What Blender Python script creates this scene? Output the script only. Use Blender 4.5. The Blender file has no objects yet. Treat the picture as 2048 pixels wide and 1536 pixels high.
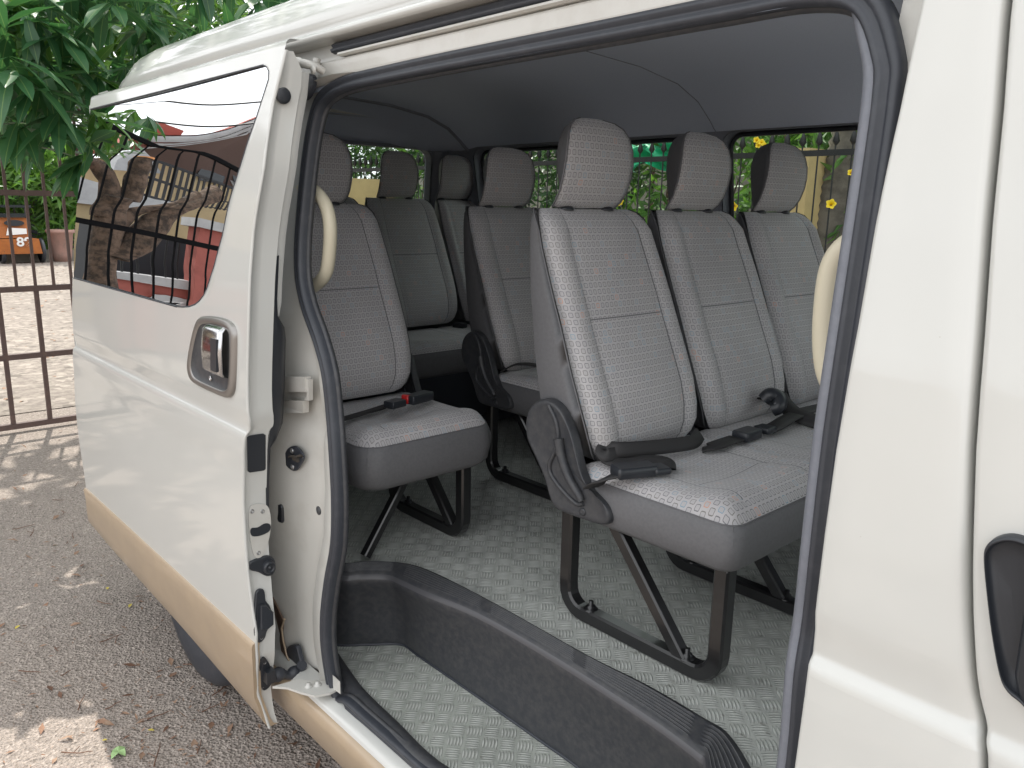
import bpy, bmesh, math, random
from mathutils import Vector, Matrix
from math import sin, cos, pi, radians, sqrt
random.seed(7)
S = bpy.context.scene
COL = S.collection
# ---------------------------------------------------------------- camera
F = 1600.0
YAW, PITCH, ROLL = radians(47.5), radians(12.5), radians(-1.1)
CAM = Vector((0, 0, 1.62))
fw = Vector((-sin(YAW)*cos(PITCH), cos(YAW)*cos(PITCH), -sin(PITCH)))
rt0 = Vector((cos(YAW), sin(YAW), 0))
dn0 = fw.cross(rt0)
rt = cos(ROLL)*rt0 + sin(ROLL)*dn0
dn = -sin(ROLL)*rt0 + cos(ROLL)*dn0
cd = bpy.data.cameras.new('camera')
cam = bpy.data.objects.new('camera', cd)
COL.objects.link(cam)
cam.matrix_world = Matrix(((rt.x, -dn.x, -fw.x, CAM.x), (rt.y, -dn.y, -fw.y, CAM.y), (rt.z, -dn.z, -fw.z, CAM.z), (0, 0, 0, 1)))
cd.sensor_fit = 'HORIZONTAL'
cd.sensor_width = 36
cd.lens = 36*F/2048
cd.clip_start = 0.02
cd.clip_end = 500
S.camera = cam
# ---------------------------------------------------------------- world and sun
SUN_EL, SUN_AZ = radians(60), radians(163)      # azimuth of the sun measured from +x towards +y
W = bpy.data.worlds.new('World')
S.world = W
W.use_nodes = True
nt = W.node_tree
bg = nt.nodes['Background']
sky = nt.nodes.new('ShaderNodeTexSky')
sky.sky_type = 'NISHITA'
sky.sun_disc = False
sky.sun_elevation = SUN_EL
sky.sun_rotation = pi/2 - SUN_AZ
sky.dust_density = 3.0
tc = nt.nodes.new('ShaderNodeTexCoord')
nz = nt.nodes.new('ShaderNodeTexNoise')
nz.inputs['Scale'].default_value = 2.2
nz.inputs['Detail'].default_value = 6
rp = nt.nodes.new('ShaderNodeValToRGB')
rp.color_ramp.elements[0].position = .34
rp.color_ramp.elements[0].color = (.72, .72, .72, 1)
rp.color_ramp.elements[1].position = .55
rp.color_ramp.elements[1].color = (1, 1, 1, 1)
mx = nt.nodes.new('ShaderNodeMix')
mx.data_type = 'RGBA'
mx.inputs['B'].default_value = (13.5, 13.7, 14.0, 1)     # bright thin cloud
nt.links.new(tc.outputs['Generated'], nz.inputs['Vector'])
nt.links.new(nz.outputs['Fac'], rp.inputs['Fac'])
nt.links.new(rp.outputs['Color'], mx.inputs['Factor'])
nt.links.new(sky.outputs['Color'], mx.inputs['A'])
nt.links.new(mx.outputs['Result'], bg.inputs['Color'])
bg.inputs['Strength'].default_value = 0.12
sd = bpy.data.lights.new('sun', 'SUN')
sd.energy = 4.2
sd.angle = radians(.5)
sd.color = (1, .95, .86)
sun = bpy.data.objects.new('sun', sd)
COL.objects.link(sun)
sdir = Vector((cos(SUN_AZ)*cos(SUN_EL), sin(SUN_AZ)*cos(SUN_EL), sin(SUN_EL)))
sun.rotation_euler = sdir.to_track_quat('Z', 'Y').to_euler()
S.view_settings.view_transform = 'Standard'
S.view_settings.look = 'None'
S.view_settings.exposure = 0.28
S.view_settings.gamma = 1
S.cycles.max_bounces = 10
S.cycles.diffuse_bounces = 6
S.cycles.glossy_bounces = 4
S.cycles.transparent_max_bounces = 16
S.cycles.use_denoising = True
S.cycles.sample_clamp_indirect = 6

# ---------------------------------------------------------------- measuring helpers (photo pixel on a plane of the van -> metres)
def ray(px, py):
    return rt*((px-1024)/F) + dn*((py-768)/F) + fw
def at(px, py, X=None, Y=None, Z=None):
    d = ray(px, py)
    if X is not None: t = (X-CAM.x)/d.x
    elif Y is not None: t = (Y-CAM.y)/d.y
    else: t = (Z-CAM.z)/d.z
    return CAM + d*t
def interp(tab, v):
    if v <= tab[0][0]: return tab[0][1]
    for (a, b), (c, d) in zip(tab, tab[1:]):
        if v <= c: return b + (d-b)*(v-a)/(c-a)
    return tab[-1][1]
# side of the van in section: height -> y
PROF = [(.2, .93), (.27, .895), (.36, .872), (.5, .864), (.9, .858), (1.04, .8605), (1.070, .8625), (1.080, .8645), (1.085, .8675), (1.090, .8730), (1.095, .8750), (1.103, .8748), (1.15, .8675), (1.17, .8668), (1.25, .869), (1.35, .876), (1.45, .884), (1.6, .902), (1.75, .924), (1.9, .950), (2.0, .970)]
def yb(z): return interp(PROF, z)
def atS(px, py, off=0.0, fn=yb):
    y = .88+off
    for _ in range(12):
        p = at(px, py, Y=y)
        y = fn(p.z)+off
    return at(px, py, Y=y)
def catmull(pts, n=6, closed=False):
    P = [Vector(p) for p in pts]
    out = []
    N = len(P)
    rng = range(N) if closed else range(N-1)
    for i in rng:
        p0 = P[(i-1) % N] if closed or i > 0 else P[0]*2-P[1]
        p1 = P[i]; p2 = P[(i+1) % N]
        p3 = P[(i+2) % N] if closed or i+2 < N else p2*2-p1
        for k in range(n):
            t = k/n
            out.append(.5*((2*p1) + (p2-p0)*t + (2*p0-5*p1+4*p2-p3)*t*t + (3*p1-p0-3*p2+p3)*t*t*t))
    if not closed: out.append(P[-1].copy())
    return out
def resample(P, n):
    P = [Vector(p) for p in P]
    L = [0]
    for a, b in zip(P, P[1:]): L.append(L[-1]+(b-a).length)
    out = []
    j = 0
    for i in range(n):
        s = L[-1]*i/(n-1)
        while j < len(L)-2 and L[j+1] < s: j += 1
        t = (s-L[j])/max(1e-9, L[j+1]-L[j])
        out.append(P[j].lerp(P[j+1], min(1, max(0, t))))
    return out

# ---------------------------------------------------------------- materials
MATS = {}
def mat(name, col=(.5, .5, .5), rough=.5, metal=0, coat=0, spec=.5, noise=None, bump=None, trans=0):
    m = bpy.data.materials.new(name)
    m.use_nodes = True
    t = m.node_tree
    b = t.nodes['Principled BSDF']
    b.inputs['Base Color'].default_value = (*col, 1)
    b.inputs['Roughness'].default_value = rough
    b.inputs['Metallic'].default_value = metal
    b.inputs['Coat Weight'].default_value = coat
    b.inputs['Coat Roughness'].default_value = .06
    b.inputs['Specular IOR Level'].default_value = spec
    if noise:   # (scale, other colour, low, high)
        sc, c2, lo, hi = noise
        tcn = t.nodes.new('ShaderNodeTexCoord')
        n = t.nodes.new('ShaderNodeTexNoise'); n.inputs['Scale'].default_value = sc; n.inputs['Detail'].default_value = 8; n.inputs['Roughness'].default_value = .62
        r = t.nodes.new('ShaderNodeMapRange'); r.inputs['From Min'].default_value = lo; r.inputs['From Max'].default_value = hi
        x = t.nodes.new('ShaderNodeMix'); x.data_type = 'RGBA'
        x.inputs['A'].default_value = (*col, 1); x.inputs['B'].default_value = (*c2, 1)
        t.links.new(tcn.outputs['Object'], n.inputs['Vector']); t.links.new(n.outputs['Fac'], r.inputs['Value'])
        t.links.new(r.outputs['Result'], x.inputs['Factor']); t.links.new(x.outputs['Result'], b.inputs['Base Color'])
    if bump:    # (scale, strength, distance)
        tcn = t.nodes.new('ShaderNodeTexCoord')
        n = t.nodes.new('ShaderNodeTexNoise'); n.inputs['Scale'].default_value = bump[0]; n.inputs['Detail'].default_value = 5
        bp = t.nodes.new('ShaderNodeBump'); bp.inputs['Strength'].default_value = bump[1]; bp.inputs['Distance'].default_value = bump[2]
        t.links.new(tcn.outputs['Object'], n.inputs['Vector']); t.links.new(n.outputs['Fac'], bp.inputs['Height']); t.links.new(bp.outputs['Normal'], b.inputs['Normal'])
    MATS[name] = m
    return m
class NG:   # tiny node-graph writer
    def __init__(s, m): s.t = m.node_tree; s.b = s.t.nodes['Principled BSDF']
    def n(s, k, **kw):
        x = s.t.nodes.new(k)
        for a, v in kw.items(): setattr(x, a, v)
        return x
    def m(s, op, a, b=None, c=None):
        x = s.n('ShaderNodeMath', operation=op)
        for i, v in enumerate((a, b, c)):
            if v is None: continue
            if isinstance(v, (int, float)): x.inputs[i].default_value = v
            else: s.t.links.new(v, x.inputs[i])
        return x.outputs[0]
    def mix(s, f, a, b):
        x = s.n('ShaderNodeMix', data_type='RGBA')
        for k, v in (('Factor', f), ('A', a), ('B', b)):
            if isinstance(v, tuple): x.inputs[k].default_value = (*v, 1) if len(v) == 3 else v
            elif isinstance(v, (int, float)): x.inputs[k].default_value = v
            else: s.t.links.new(v, x.inputs[k])
        return x.outputs['Result']
    def sep(s, v):
        x = s.n('ShaderNodeSeparateXYZ'); s.t.links.new(v, x.inputs[0]); return x.outputs
    def comb(s, a, b, c=0):
        x = s.n('ShaderNodeCombineXYZ')
        for i, v in enumerate((a, b, c)):
            if isinstance(v, (int, float)): x.inputs[i].default_value = v
            else: s.t.links.new(v, x.inputs[i])
        return x.outputs[0]
    def noise(s, vec, sc, det=5, rough=.55):
        x = s.n('ShaderNodeTexNoise'); x.inputs['Scale'].default_value = sc; x.inputs['Detail'].default_value = det; x.inputs['Roughness'].default_value = rough
        s.t.links.new(vec, x.inputs['Vector']); return x.outputs['Fac']
    def rng(s, v, a, b, c=0., d=1.):
        x = s.n('ShaderNodeMapRange'); s.t.links.new(v, x.inputs['Value'])
        for k, q in (('From Min', a), ('From Max', b), ('To Min', c), ('To Max', d)): x.inputs[k].default_value = q
        return x.outputs['Result']
    def bump(s, h, strength, dist):
        x = s.n('ShaderNodeBump'); x.inputs['Strength'].default_value = strength; x.inputs['Distance'].default_value = dist
        s.t.links.new(h, x.inputs['Height']); s.t.links.new(x.outputs['Normal'], s.b.inputs['Normal'])
    def col(s, v): s.t.links.new(v, s.b.inputs['Base Color'])

mat('paint_white', (.585, .588, .562), .32, coat=.9, noise=(1.2, (.56, .56, .53), .35, .75))
mat('paint_jamb', (.54, .53, .495), .38, coat=.4, noise=(9, (.45, .43, .39), .5, .85))
def scuffed(m):
    g = NG(m)
    o = g.n('ShaderNodeTexCoord').outputs['Object']
    base = m.node_tree.nodes['Principled BSDF'].inputs['Base Color'].links[0].from_socket
    v = g.noise(o, 120, 2)
    s = g.rng(v, .80, .83)
    g.col(g.mix(g.m('MULTIPLY', s, .5), base, (.30, .26, .21)))
    g.t.links.new(g.rng(g.noise(o, 3, 3), .3, .7, .29, .35), g.b.inputs['Roughness'])
    g.bump(g.noise(o, 2.2, 2), .10, .02)
    return m
scuffed(MATS['paint_white'])
mat('paint_beige', (.45, .345, .235), .42, metal=.15, coat=.5, noise=(9, (.39, .30, .21), .35, .8))
mat('plastic_worn', (.17, .17, .175), .5)
mat('plastic_sheen', (.075, .075, .082), .35)  # lighter colour carries a painted highlight along the step nose
mat('plastic_dark', (.036, .038, .044), .46, noise=(60, (.06, .06, .062), .4, .7), bump=(900, .25, .0006))
mat('plastic_black', (.024, .027, .033), .35, bump=(500, .15, .0004))
mat('rubber', (.036, .040, .050), .45, noise=(40, (.055, .058, .068), .5, .8), bump=(180, .12, .0006))
mat('steel_black', (.010, .010, .011), .28, coat=.3, noise=(50, (.015, .015, .016), .5, .75))
mat('trim_grey', (.21, .225, .26), .62, noise=(70, (.23, .245, .28), .4, .7), bump=(700, .25, .0008))
mat('pillar_grey', (.17, .18, .21), .55, noise=(70, (.20, .21, .24), .4, .7), bump=(500, .4, .001))
mat('headliner', (.54, .59, .69), .95, spec=.1, noise=(300, (.49, .54, .64), .4, .7), bump=(600, .4, .001))  # blue tint and lift put lens haze into the colour
mat('vinyl_grey', (.135, .135, .142), .62, noise=(140, (.115, .115, .12), .4, .7), bump=(38, .25, .003))
mat('cream_plastic', (.60, .55, .42), .42)
mat('chrome', (.55, .55, .56), .16, metal=1)
mat('bezel_metal', (.30, .285, .27), .3, metal=.8)
mat('zinc', (.38, .38, .38), .45, metal=.9, noise=(90, (.2, .18, .16), .5, .75))
mat('red_plastic', (.5, .02, .02), .35)
mat('belt', (.026, .025, .026), .7, bump=(900, .5, .0006))
mat('gate_paint', (.10, .065, .058), .6, noise=(25, (.16, .10, .08), .5, .8))
mat('gate_backlit', (.008, .008, .009), .9, spec=.1)  # darkness of a leaf seen against the light is put into this colour
mat('bark', (.15, .10, .072), .95, noise=(14, (.05, .036, .028), .42, .6), bump=(22, .9, .03))
mat('cut_wood', (.62, .27, .10), .8, noise=(20, (.5, .2, .07), .4, .7))
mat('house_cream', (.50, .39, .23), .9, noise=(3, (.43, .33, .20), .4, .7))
mat('house_white', (.46, .46, .47), .8, noise=(6, (.36, .36, .37), .4, .7))
mat('coral', (.38, .115, .095), .85, noise=(6, (.30, .09, .075), .4, .7))
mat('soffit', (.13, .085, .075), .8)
mat('window_dark', (.03, .035, .04), .08)
mat('roof_tile', (.32, .08, .06), .8)
mat('orange', (.40, .125, .02), .5, noise=(8, (.30, .09, .02), .4, .7))
mat('pot_pink', (.42, .25, .21), .85, noise=(8, (.3, .2, .17), .4, .7))
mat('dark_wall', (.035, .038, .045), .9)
mat('grey_wall', (.30, .28, .25), .95, noise=(4, (.2, .19, .17), .4, .7))
mat('twig', (.16, .085, .055), .9)
mat('litter_leaf', (.27, .15, .095), .8, noise=(30, (.34, .24, .17), .4, .7))
mat('rust_brown', (.11, .065, .045), .85, noise=(30, (.2, .14, .1), .4, .7))
mat('yellow_leaf', (.55, .44, .08), .6)
mat('pale_green', (.33, .50, .22), .5)
mat('yellow_flower', (.80, .58, .02), .6)
mat('tarp', (.02, .42, .20), .45, bump=(5, .9, .05))
mat('fence_black', (.012, .012, .014), .5)
mat('yellow_wall', (.58, .44, .22), .9, noise=(5, (.48, .37, .19), .4, .7))
mat('palm_trunk', (.17, .15, .13), .9, noise=(12, (.09, .08, .07), .4, .7))
mat('number_white', (.8, .8, .8), .6)
mat('brake_dirt', (.05, .045, .04), .9, noise=(40, (.1, .08, .06), .4, .7))

def leafmat(name, c1, c2, tr=.35):
    m = mat(name, c1, .42)
    g = NG(m)
    uvn = g.n('ShaderNodeUVMap').outputs[0]
    o = g.n('ShaderNodeTexCoord').outputs['Object']
    f = g.rng(g.noise(o, 2.2, 4), .35, .65)
    u = g.sep(uvn)
    rib = g.m('LESS_THAN', g.m('ABSOLUTE', u[0]), .05)
    c = g.mix(f, c1, c2)
    c = g.mix(g.m('MULTIPLY', rib, .5), c, (.25, .38, .12))
    g.col(c)
    g.b.inputs['Roughness'].default_value = .38
    tn = g.n('ShaderNodeBsdfTranslucent')
    g.t.links.new(g.mix(.5, c, (c1[0]*2.2, c1[1]*2.0, c1[2]*.8)), tn.inputs['Color'])
    ms = g.n('ShaderNodeMixShader'); ms.inputs[0].default_value = tr
    g.t.links.new(g.b.outputs[0], ms.inputs[1]); g.t.links.new(tn.outputs[0], ms.inputs[2])
    g.t.links.new(ms.outputs[0], g.t.nodes['Material Output'].inputs['Surface'])
leafmat('mango_leaf', (.034, .112, .050), (.056, .155, .055), .34)
leafmat('bush_leaf', (.045, .13, .030), (.10, .20, .04), .35)
leafmat('bright_leaf', (.12, .26, .05), (.07, .18, .04), .4)
leafmat('dark_leaf', (.02, .055, .022), (.035, .09, .03), .25)

def fabric(name):
    m = mat(name, (.40, .40, .41), .92, spec=.15)
    g = NG(m)
    uv = g.sep(g.n('ShaderNodeUVMap').outputs[0])
    P = .0166
    v = g.m('DIVIDE', uv[1], P)
    row = g.m('FLOOR', v)
    u = g.m('ADD', g.m('DIVIDE', uv[0], P*.92), g.m('MULTIPLY', g.m('MODULO', g.m('ABSOLUTE', row), 2), .5))
    cu = g.m('FLOOR', u)
    wn = g.n('ShaderNodeTexWhiteNoise', noise_dimensions='2D')
    g.t.links.new(g.comb(cu, row), wn.inputs['Vector'])
    r = wn.outputs['Value']
    fu = g.m('ABSOLUTE', g.m('SUBTRACT', g.m('FRACT', u), .5))
    fv = g.m('ABSOLUTE', g.m('SUBTRACT', g.m('FRACT', v), .5))
    dx = g.m('MAXIMUM', g.m('SUBTRACT', fu, .17), 0)
    dy = g.m('MAXIMUM', g.m('SUBTRACT', fv, .19), 0)
    d = g.m('SQRT', g.m('ADD', g.m('MULTIPLY', dx, dx), g.m('MULTIPLY', dy, dy)))
    ring = g.m('LESS_THAN', g.m('ABSOLUTE', g.m('SUBTRACT', d, .13)), .040)
    ins = g.m('LESS_THAN', d, .13)
    o = g.n('ShaderNodeTexCoord').outputs['Object']
    wear = g.rng(g.noise(o, 5, 3), .35, .65)
    weave = g.noise(o, 900, 2)
    base = g.mix(wear, (.56, .542, .545), (.49, .473, .48))
    base = g.mix(g.m('MULTIPLY', weave, .35), base, (.25, .25, .26))
    lc = g.mix(g.m('GREATER_THAN', r, .5), (.12, .12, .135), (.15, .145, .13))
    lc = g.mix(g.m('GREATER_THAN', r, .90), lc, (.16, .30, .40))
    lc = g.mix(g.m('GREATER_THAN', r, .982), lc, (.62, .26, .13))
    c = g.mix(g.m('MULTIPLY', ins, .18), base, (.30, .30, .31))
    c = g.mix(g.m('MULTIPLY', ring, .8), c, lc)
    # sewn seams marked by the second uv map (distance to seam)
    s2 = g.n('ShaderNodeUVMap', uv_map='seam').outputs[0]
    sx = g.sep(s2)
    seam = g.m('LESS_THAN', g.m('MINIMUM', g.m('ABSOLUTE', sx[0]), g.m('ABSOLUTE', sx[1])), .0013)
    c = g.mix(g.m('MULTIPLY', seam, .8), c, (.10, .10, .11))
    g.col(c)
    h = g.m('SUBTRACT', g.m('ADD', g.m('MULTIPLY', weave, .5), g.m('MULTIPLY', g.noise(o, 25, 3), .9)), g.m('ADD', g.m('MULTIPLY', ring, .35), g.m('MULTIPLY', seam, 2.)))
    g.bump(h, .45, .0022)
    g.b.inputs['Sheen Weight'].default_value = .25
fabric('seat_fabric')

def tread(name, c1, c2, ang, org=(0, 0)):
    m = mat(name, c1, .42, spec=.4)
    g = NG(m)
    o = g.n('ShaderNodeTexCoord').outputs['Object']
    mp = g.n('ShaderNodeMapping'); mp.vector_type = 'TEXTURE'
    mp.inputs['Rotation'].default_value = (0, 0, ang)
    mp.inputs['Location'].default_value = (*org, 0)
    mp.inputs['Scale'].default_value = (.041, .041, 1)
    g.t.links.new(o, mp.inputs['Vector'])
    p = g.sep(mp.outputs[0])
    fx, fy = g.m('FLOOR', p[0]), g.m('FLOOR', p[1])
    par = g.m('GREATER_THAN', g.m('MODULO', g.m('ABSOLUTE', g.m('ADD', fx, fy)), 2), .5)
    lx = g.m('SUBTRACT', g.m('FRACT', p[0]), .5); ly = g.m('SUBTRACT', g.m('FRACT', p[1]), .5)
    inv = g.m('SUBTRACT', 1, par)
    a = g.m('ADD', g.m('MULTIPLY', lx, par), g.m('MULTIPLY', ly, inv))      # along the bar
    b = g.m('ADD', g.m('MULTIPLY', ly, par), g.m('MULTIPLY', lx, inv))      # across the bars
    q = g.m('MULTIPLY', b, 5.3)
    inr = g.m('LESS_THAN', g.m('ABSOLUTE', q), 2.5)
    w = g.m('ABSOLUTE', g.m('SUBTRACT', g.m('FRACT', g.m('ADD', q, .5)), .5))
    k = g.m('DIVIDE', a, .46)
    lens = g.m('MULTIPLY', g.m('SUBTRACT', 1, g.m('MULTIPLY', k, k)), .40)
    hgt = g.m('MULTIPLY', g.m('MAXIMUM', g.m('SUBTRACT', lens, w), 0), inr)
    hgt = g.m('MINIMUM', hgt, .16)
    dirt = g.rng(g.noise(o, 5, 6), .35, .7)
    c = g.mix(dirt, c1, c2)
    c = g.mix(g.m('MULTIPLY', g.m('GREATER_THAN', hgt, .03), .5), c, (.72, .74, .70))  # lighter bar tops: their highlights are put into the colour
    c = g.mix(g.m('MULTIPLY', g.m('LESS_THAN', g.m('ABSOLUTE', g.m('SUBTRACT', hgt, .012)), .014), g.m('MULTIPLY', g.m('GREATER_THAN', hgt, .0005), .45)), c, (.10, .11, .10))
    c = g.mix(g.m('MULTIPLY', g.rng(g.noise(o, 70, 3), .62, .72), .5), c, (.09, .08, .06))
    g.col(c)
    h = g.m('ADD', g.m('MULTIPLY', hgt, 6.0), g.m('MULTIPLY', g.noise(o, 3.5, 4), 9.))
    g.bump(h, 1.0, .0034)
    g.t.links.new(g.rng(g.noise(o, 22, 4), .3, .7, .34, .52), g.b.inputs['Roughness'])
tread('floor_vinyl', (.46, .475, .445), (.34, .352, .335), radians(45))
tread('step_vinyl', (.40, .42, .38), (.32, .335, .305), radians(43), (.01, .02))

def ground_mat(name, c1, c2, c3, sc=1.0, grain=90):
    m = mat(name, c1, .92, spec=.2)
    g = NG(m)
    o = g.n('ShaderNodeTexCoord').outputs['Object']
    big = g.rng(g.noise(o, .8*sc, 6), .35, .68)
    med = g.noise(o, grain*.35, 5)
    fine = g.noise(o, grain, 3, .7)
    vo = g.n('ShaderNodeTexVoronoi'); vo.inputs['Scale'].default_value = grain*.9
    g.t.links.new(o, vo.inputs['Vector'])
    c = g.mix(big, c1, c2)
    c = g.mix(g.rng(fine, .42, .60), c, c3)
    c = g.mix(g.m('MULTIPLY', g.rng(med, .55, .7), .5), c, tuple(v*.45 for v in c1))
    pb = g.sep(vo.outputs['Color'])
    c = g.mix(g.m('MULTIPLY', g.m('GREATER_THAN', pb[0], .88), .35), c, tuple(min(1, v*1.9) for v in c1))
    c = g.mix(g.m('MULTIPLY', g.m('GREATER_THAN', pb[1], .90), .45), c, tuple(v*.35 for v in c1))
    g.col(c)
    h = g.m('ADD', g.m('MULTIPLY', vo.outputs['Distance'], 1.4), g.m('ADD', fine, g.m('MULTIPLY', med, 1.5)))
    g.bump(h, .9, .006)
ground_mat('asphalt', (.36, .31, .275), (.44, .375, .33), (.28, .245, .22), 1, 120)
ground_mat('concrete', (.27, .24, .21), (.34, .30, .26), (.22, .19, .17), .25, 14)

def glassmat(name, tint, refl_ior, base=None):
    m = bpy.data.materials.new(name); m.use_nodes = True
    t = m.node_tree; t.nodes.clear()
    o = t.nodes.new('ShaderNodeOutputMaterial')
    gl = t.nodes.new('ShaderNodeBsdfGlossy'); gl.inputs['Roughness'].default_value = .004; gl.inputs['Color'].default_value = (.80, .82, .84, 1)
    tr = t.nodes.new('ShaderNodeBsdfTransparent'); tr.inputs['Color'].default_value = (*tint, 1)
    fr = t.nodes.new('ShaderNodeFresnel'); fr.inputs['IOR'].default_value = refl_ior
    mxs = t.nodes.new('ShaderNodeMixShader')
    t.links.new(fr.outputs[0], mxs.inputs[0]); t.links.new(tr.outputs[0], mxs.inputs[1]); t.links.new(gl.outputs[0], mxs.inputs[2])
    t.links.new(mxs.outputs[0], o.inputs['Surface'])
    MATS[name] = m
glassmat('glass_clear', (.74, .80, .77), 1.25)
glassmat('glass_smoked', (.10, .11, .12), 2.05)

# ---------------------------------------------------------------- mesh builder
class MB:
    def __init__(s): s.v = []; s.f = []; s.m = []; s.uv = []; s.sm = []; s.seam = []
    def quad(s, idx, mi=0, uv=None, smooth=True, seam=None):
        s.f.append(idx); s.m.append(mi); s.uv.append(uv); s.sm.append(smooth); s.seam.append(seam)
    def grid(s, rows, mi=0, closed=False, smooth=True, uvs=None, flip=False, mfun=None, seams=None):
        b = len(s.v); R = len(rows); C = len(rows[0])
        for r in rows: s.v.extend(tuple(p) for p in r)
        for i in range(R-1):
            for j in range(C if closed else C-1):
                k = (j+1) % C
                ix = [b+i*C+j, b+i*C+k, b+(i+1)*C+k, b+(i+1)*C+j]
                co = [(i, j), (i, k), (i+1, k), (i+1, j)]
                if flip: ix.reverse(); co.reverse()
                u = [uvs[a][c] for a, c in co] if uvs else None
                sm = [seams[a][c] for a, c in co] if seams else None
                s.quad(ix, mfun(i, j) if mfun else mi, u, smooth, sm)
        return b
    def poly(s, pts, mi=0, smooth=False, flip=False):
        b = len(s.v); s.v.extend(tuple(p) for p in pts)
        ix = list(range(b, b+len(pts)))
        if flip: ix.reverse()
        s.quad(ix, mi, None, smooth)
    def box(s, c, h, mi=0, R=None, bev=0.0):
        c = Vector(c); hx, hy, hz = h
        R = R or Matrix.Identity(3)
        if bev <= 0:
            b = len(s.v)
            for x in (-1, 1):
                for y in (-1, 1):
                    for z in (-1, 1): s.v.append(tuple(c + R @ Vector((x*hx, y*hy, z*hz))))
            for q in ((0, 1, 3, 2), (4, 6, 7, 5), (0, 4, 5, 1), (2, 3, 7, 6), (0, 2, 6, 4), (1, 5, 7, 3)): s.quad([b+i for i in q], mi, None, False)
        else:
            # rounded in the plane of the two larger axes: stack of inset rounded rectangles along z
            def ring(ix, z):
                out = []
                r = bev
                for qx, qy, a0 in ((1, 1, 0), (-1, 1, 90), (-1, -1, 180), (1, -1, 270)):
                    for k in range(4):
                        a = radians(a0+k*30)
                        out.append(c + R @ Vector((qx*(hx-r)+(r-ix)*cos(a), qy*(hy-r)+(r-ix)*sin(a), z)))
                return out
            e = min(bev, hz)*.6
            rows = [ring(e, -hz), ring(0, -hz+e), ring(0, hz-e), ring(e, hz)]
            s.grid(rows, mi, closed=True, smooth=True)
            s.poly(rows[0], mi, flip=True); s.poly(rows[-1], mi)
    def tube(s, path, rad, mi=0, n=8, cap=True, closed=False, sq=None, up=Vector((0, 0, 1))):
        P = [Vector(p) for p in path]; rows = []; N = len(P)
        prev = None
        for i, p in enumerate(P):
            if closed: t = P[(i+1) % N]-P[i-1]
            else: t = (P[min(i+1, N-1)]-P[max(i-1, 0)])
            t.normalize()
            if prev is None:
                a = up.cross(t)
                if a.length < 1e-3: a = Vector((1, 0, 0)).cross(t)
                a.normalize()
            else:
                a = prev - t*prev.dot(t); a.normalize()
            prev = a
            b2 = t.cross(a)
            r = rad(i/(N-1)) if callable(rad) else rad
            if sq:
                prof = sq
                rows.append([p + a*u + b2*v for u, v in prof])
            else:
                rows.append([p + a*r*cos(2*pi*k/n) + b2*r*sin(2*pi*k/n) for k in range(n)])
        if closed: rows.append(rows[0])
        s.grid(rows, mi, closed=True, smooth=not sq)
        if cap and not closed:
            s.poly(rows[0], mi); s.poly(rows[-1], mi, flip=True)
    def lathe(s, prof, c, axis, mi=0, n=24):
        axis = Vector(axis).normalized(); c = Vector(c)
        a = axis.orthogonal().normalized(); b2 = axis.cross(a)
        rows = [[c + axis*h + (a*cos(2*pi*k/n)+b2*sin(2*pi*k/n))*r for k in range(n)] for r, h in prof]
        s.grid(rows, mi, closed=True)
    def prism(s, pts, vec, mi=0, bev=.0, mi2=None):
        P = [Vector(p) for p in pts]; vec = Vector(vec)
        c = sum(P, Vector())/len(P)
        if bev > 0:
            q = [c+(p-c)*(1-bev/(p-c).length) for p in P]
            rows = [P, [p+vec*.7 for p in P], [p+vec for p in q]]
            s.grid(rows, mi, closed=True, smooth=False)
            s.poly(P, mi, flip=True); s.poly(rows[2], mi)
        else:
            rows = [P, [p+vec for p in P]]
            s.grid(rows, mi, closed=True, smooth=False)
            s.poly(P, mi, flip=True); s.poly(rows[1], mi)
    def build(s, name, mats, parent=None, label=None, cat=None, group=None, kind=None):
        me = bpy.data.meshes.new(name)
        me.from_pydata(s.v, [], s.f)
        if isinstance(mats, str): mats = [mats]
        for m in mats: me.materials.append(MATS[m])
        me.polygons.foreach_set('material_index', s.m)
        me.polygons.foreach_set('use_smooth', s.sm)
        if any(u for u in s.uv):
            for lay, src in (('UVMap', s.uv), ('seam', s.seam)):
                L = me.uv_layers.new(name=lay)
                buf = []
                for f, u in zip(s.f, src):
                    if u: 
                        for a in u: buf.extend(a)
                    else: buf.extend(([0, 0] if lay == 'UVMap' else [1, 1])*len(f))
                L.data.foreach_set('uv', buf)
        bm = bmesh.new(); bm.from_mesh(me)
        if not getattr(s, 'nonormals', False): bmesh.ops.recalc_face_normals(bm, faces=bm.faces)
        bm.to_mesh(me); bm.free()
        me.update()
        o = bpy.data.objects.new(name, me)
        COL.objects.link(o)
        if parent is not None: adopt(o, parent)
        tagit(o, label, cat, group, kind)
        return o
WORLD_AT = {}
def adopt(o, parent):
    # parts are modelled in world coordinates; keep them there under an unrotated parent
    o.parent = parent
    o.matrix_parent_inverse = Matrix.Translation(-wloc(parent))
def wloc(p):
    v = Vector(p.location)
    return v
def tagit(o, label=None, cat=None, group=None, kind=None):
    if label: o['label'] = label
    if cat: o['category'] = cat
    if group: o['group'] = group
    if kind: o['kind'] = kind
def empty(name, loc, label, cat, group=None):
    o = bpy.data.objects.new(name, None); COL.objects.link(o)
    o.location = loc; o.empty_display_size = .1
    tagit(o, label, cat, group); return o

# ================================================================ ground
def sheet(name, x0, x1, y0, y1, z, m, kind='structure'):
    b = MB(); b.poly([(x0, y0, z), (x1, y0, z), (x1, y1, z), (x0, y1, z)], 0)
    o = b.build(name, m, kind=kind)
    return o
sheet('ground', -120, 120, -120, 120, 0, 'asphalt')
sheet('road', -24.5, -6.9, -60, 60, .006, 'concrete')

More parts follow.
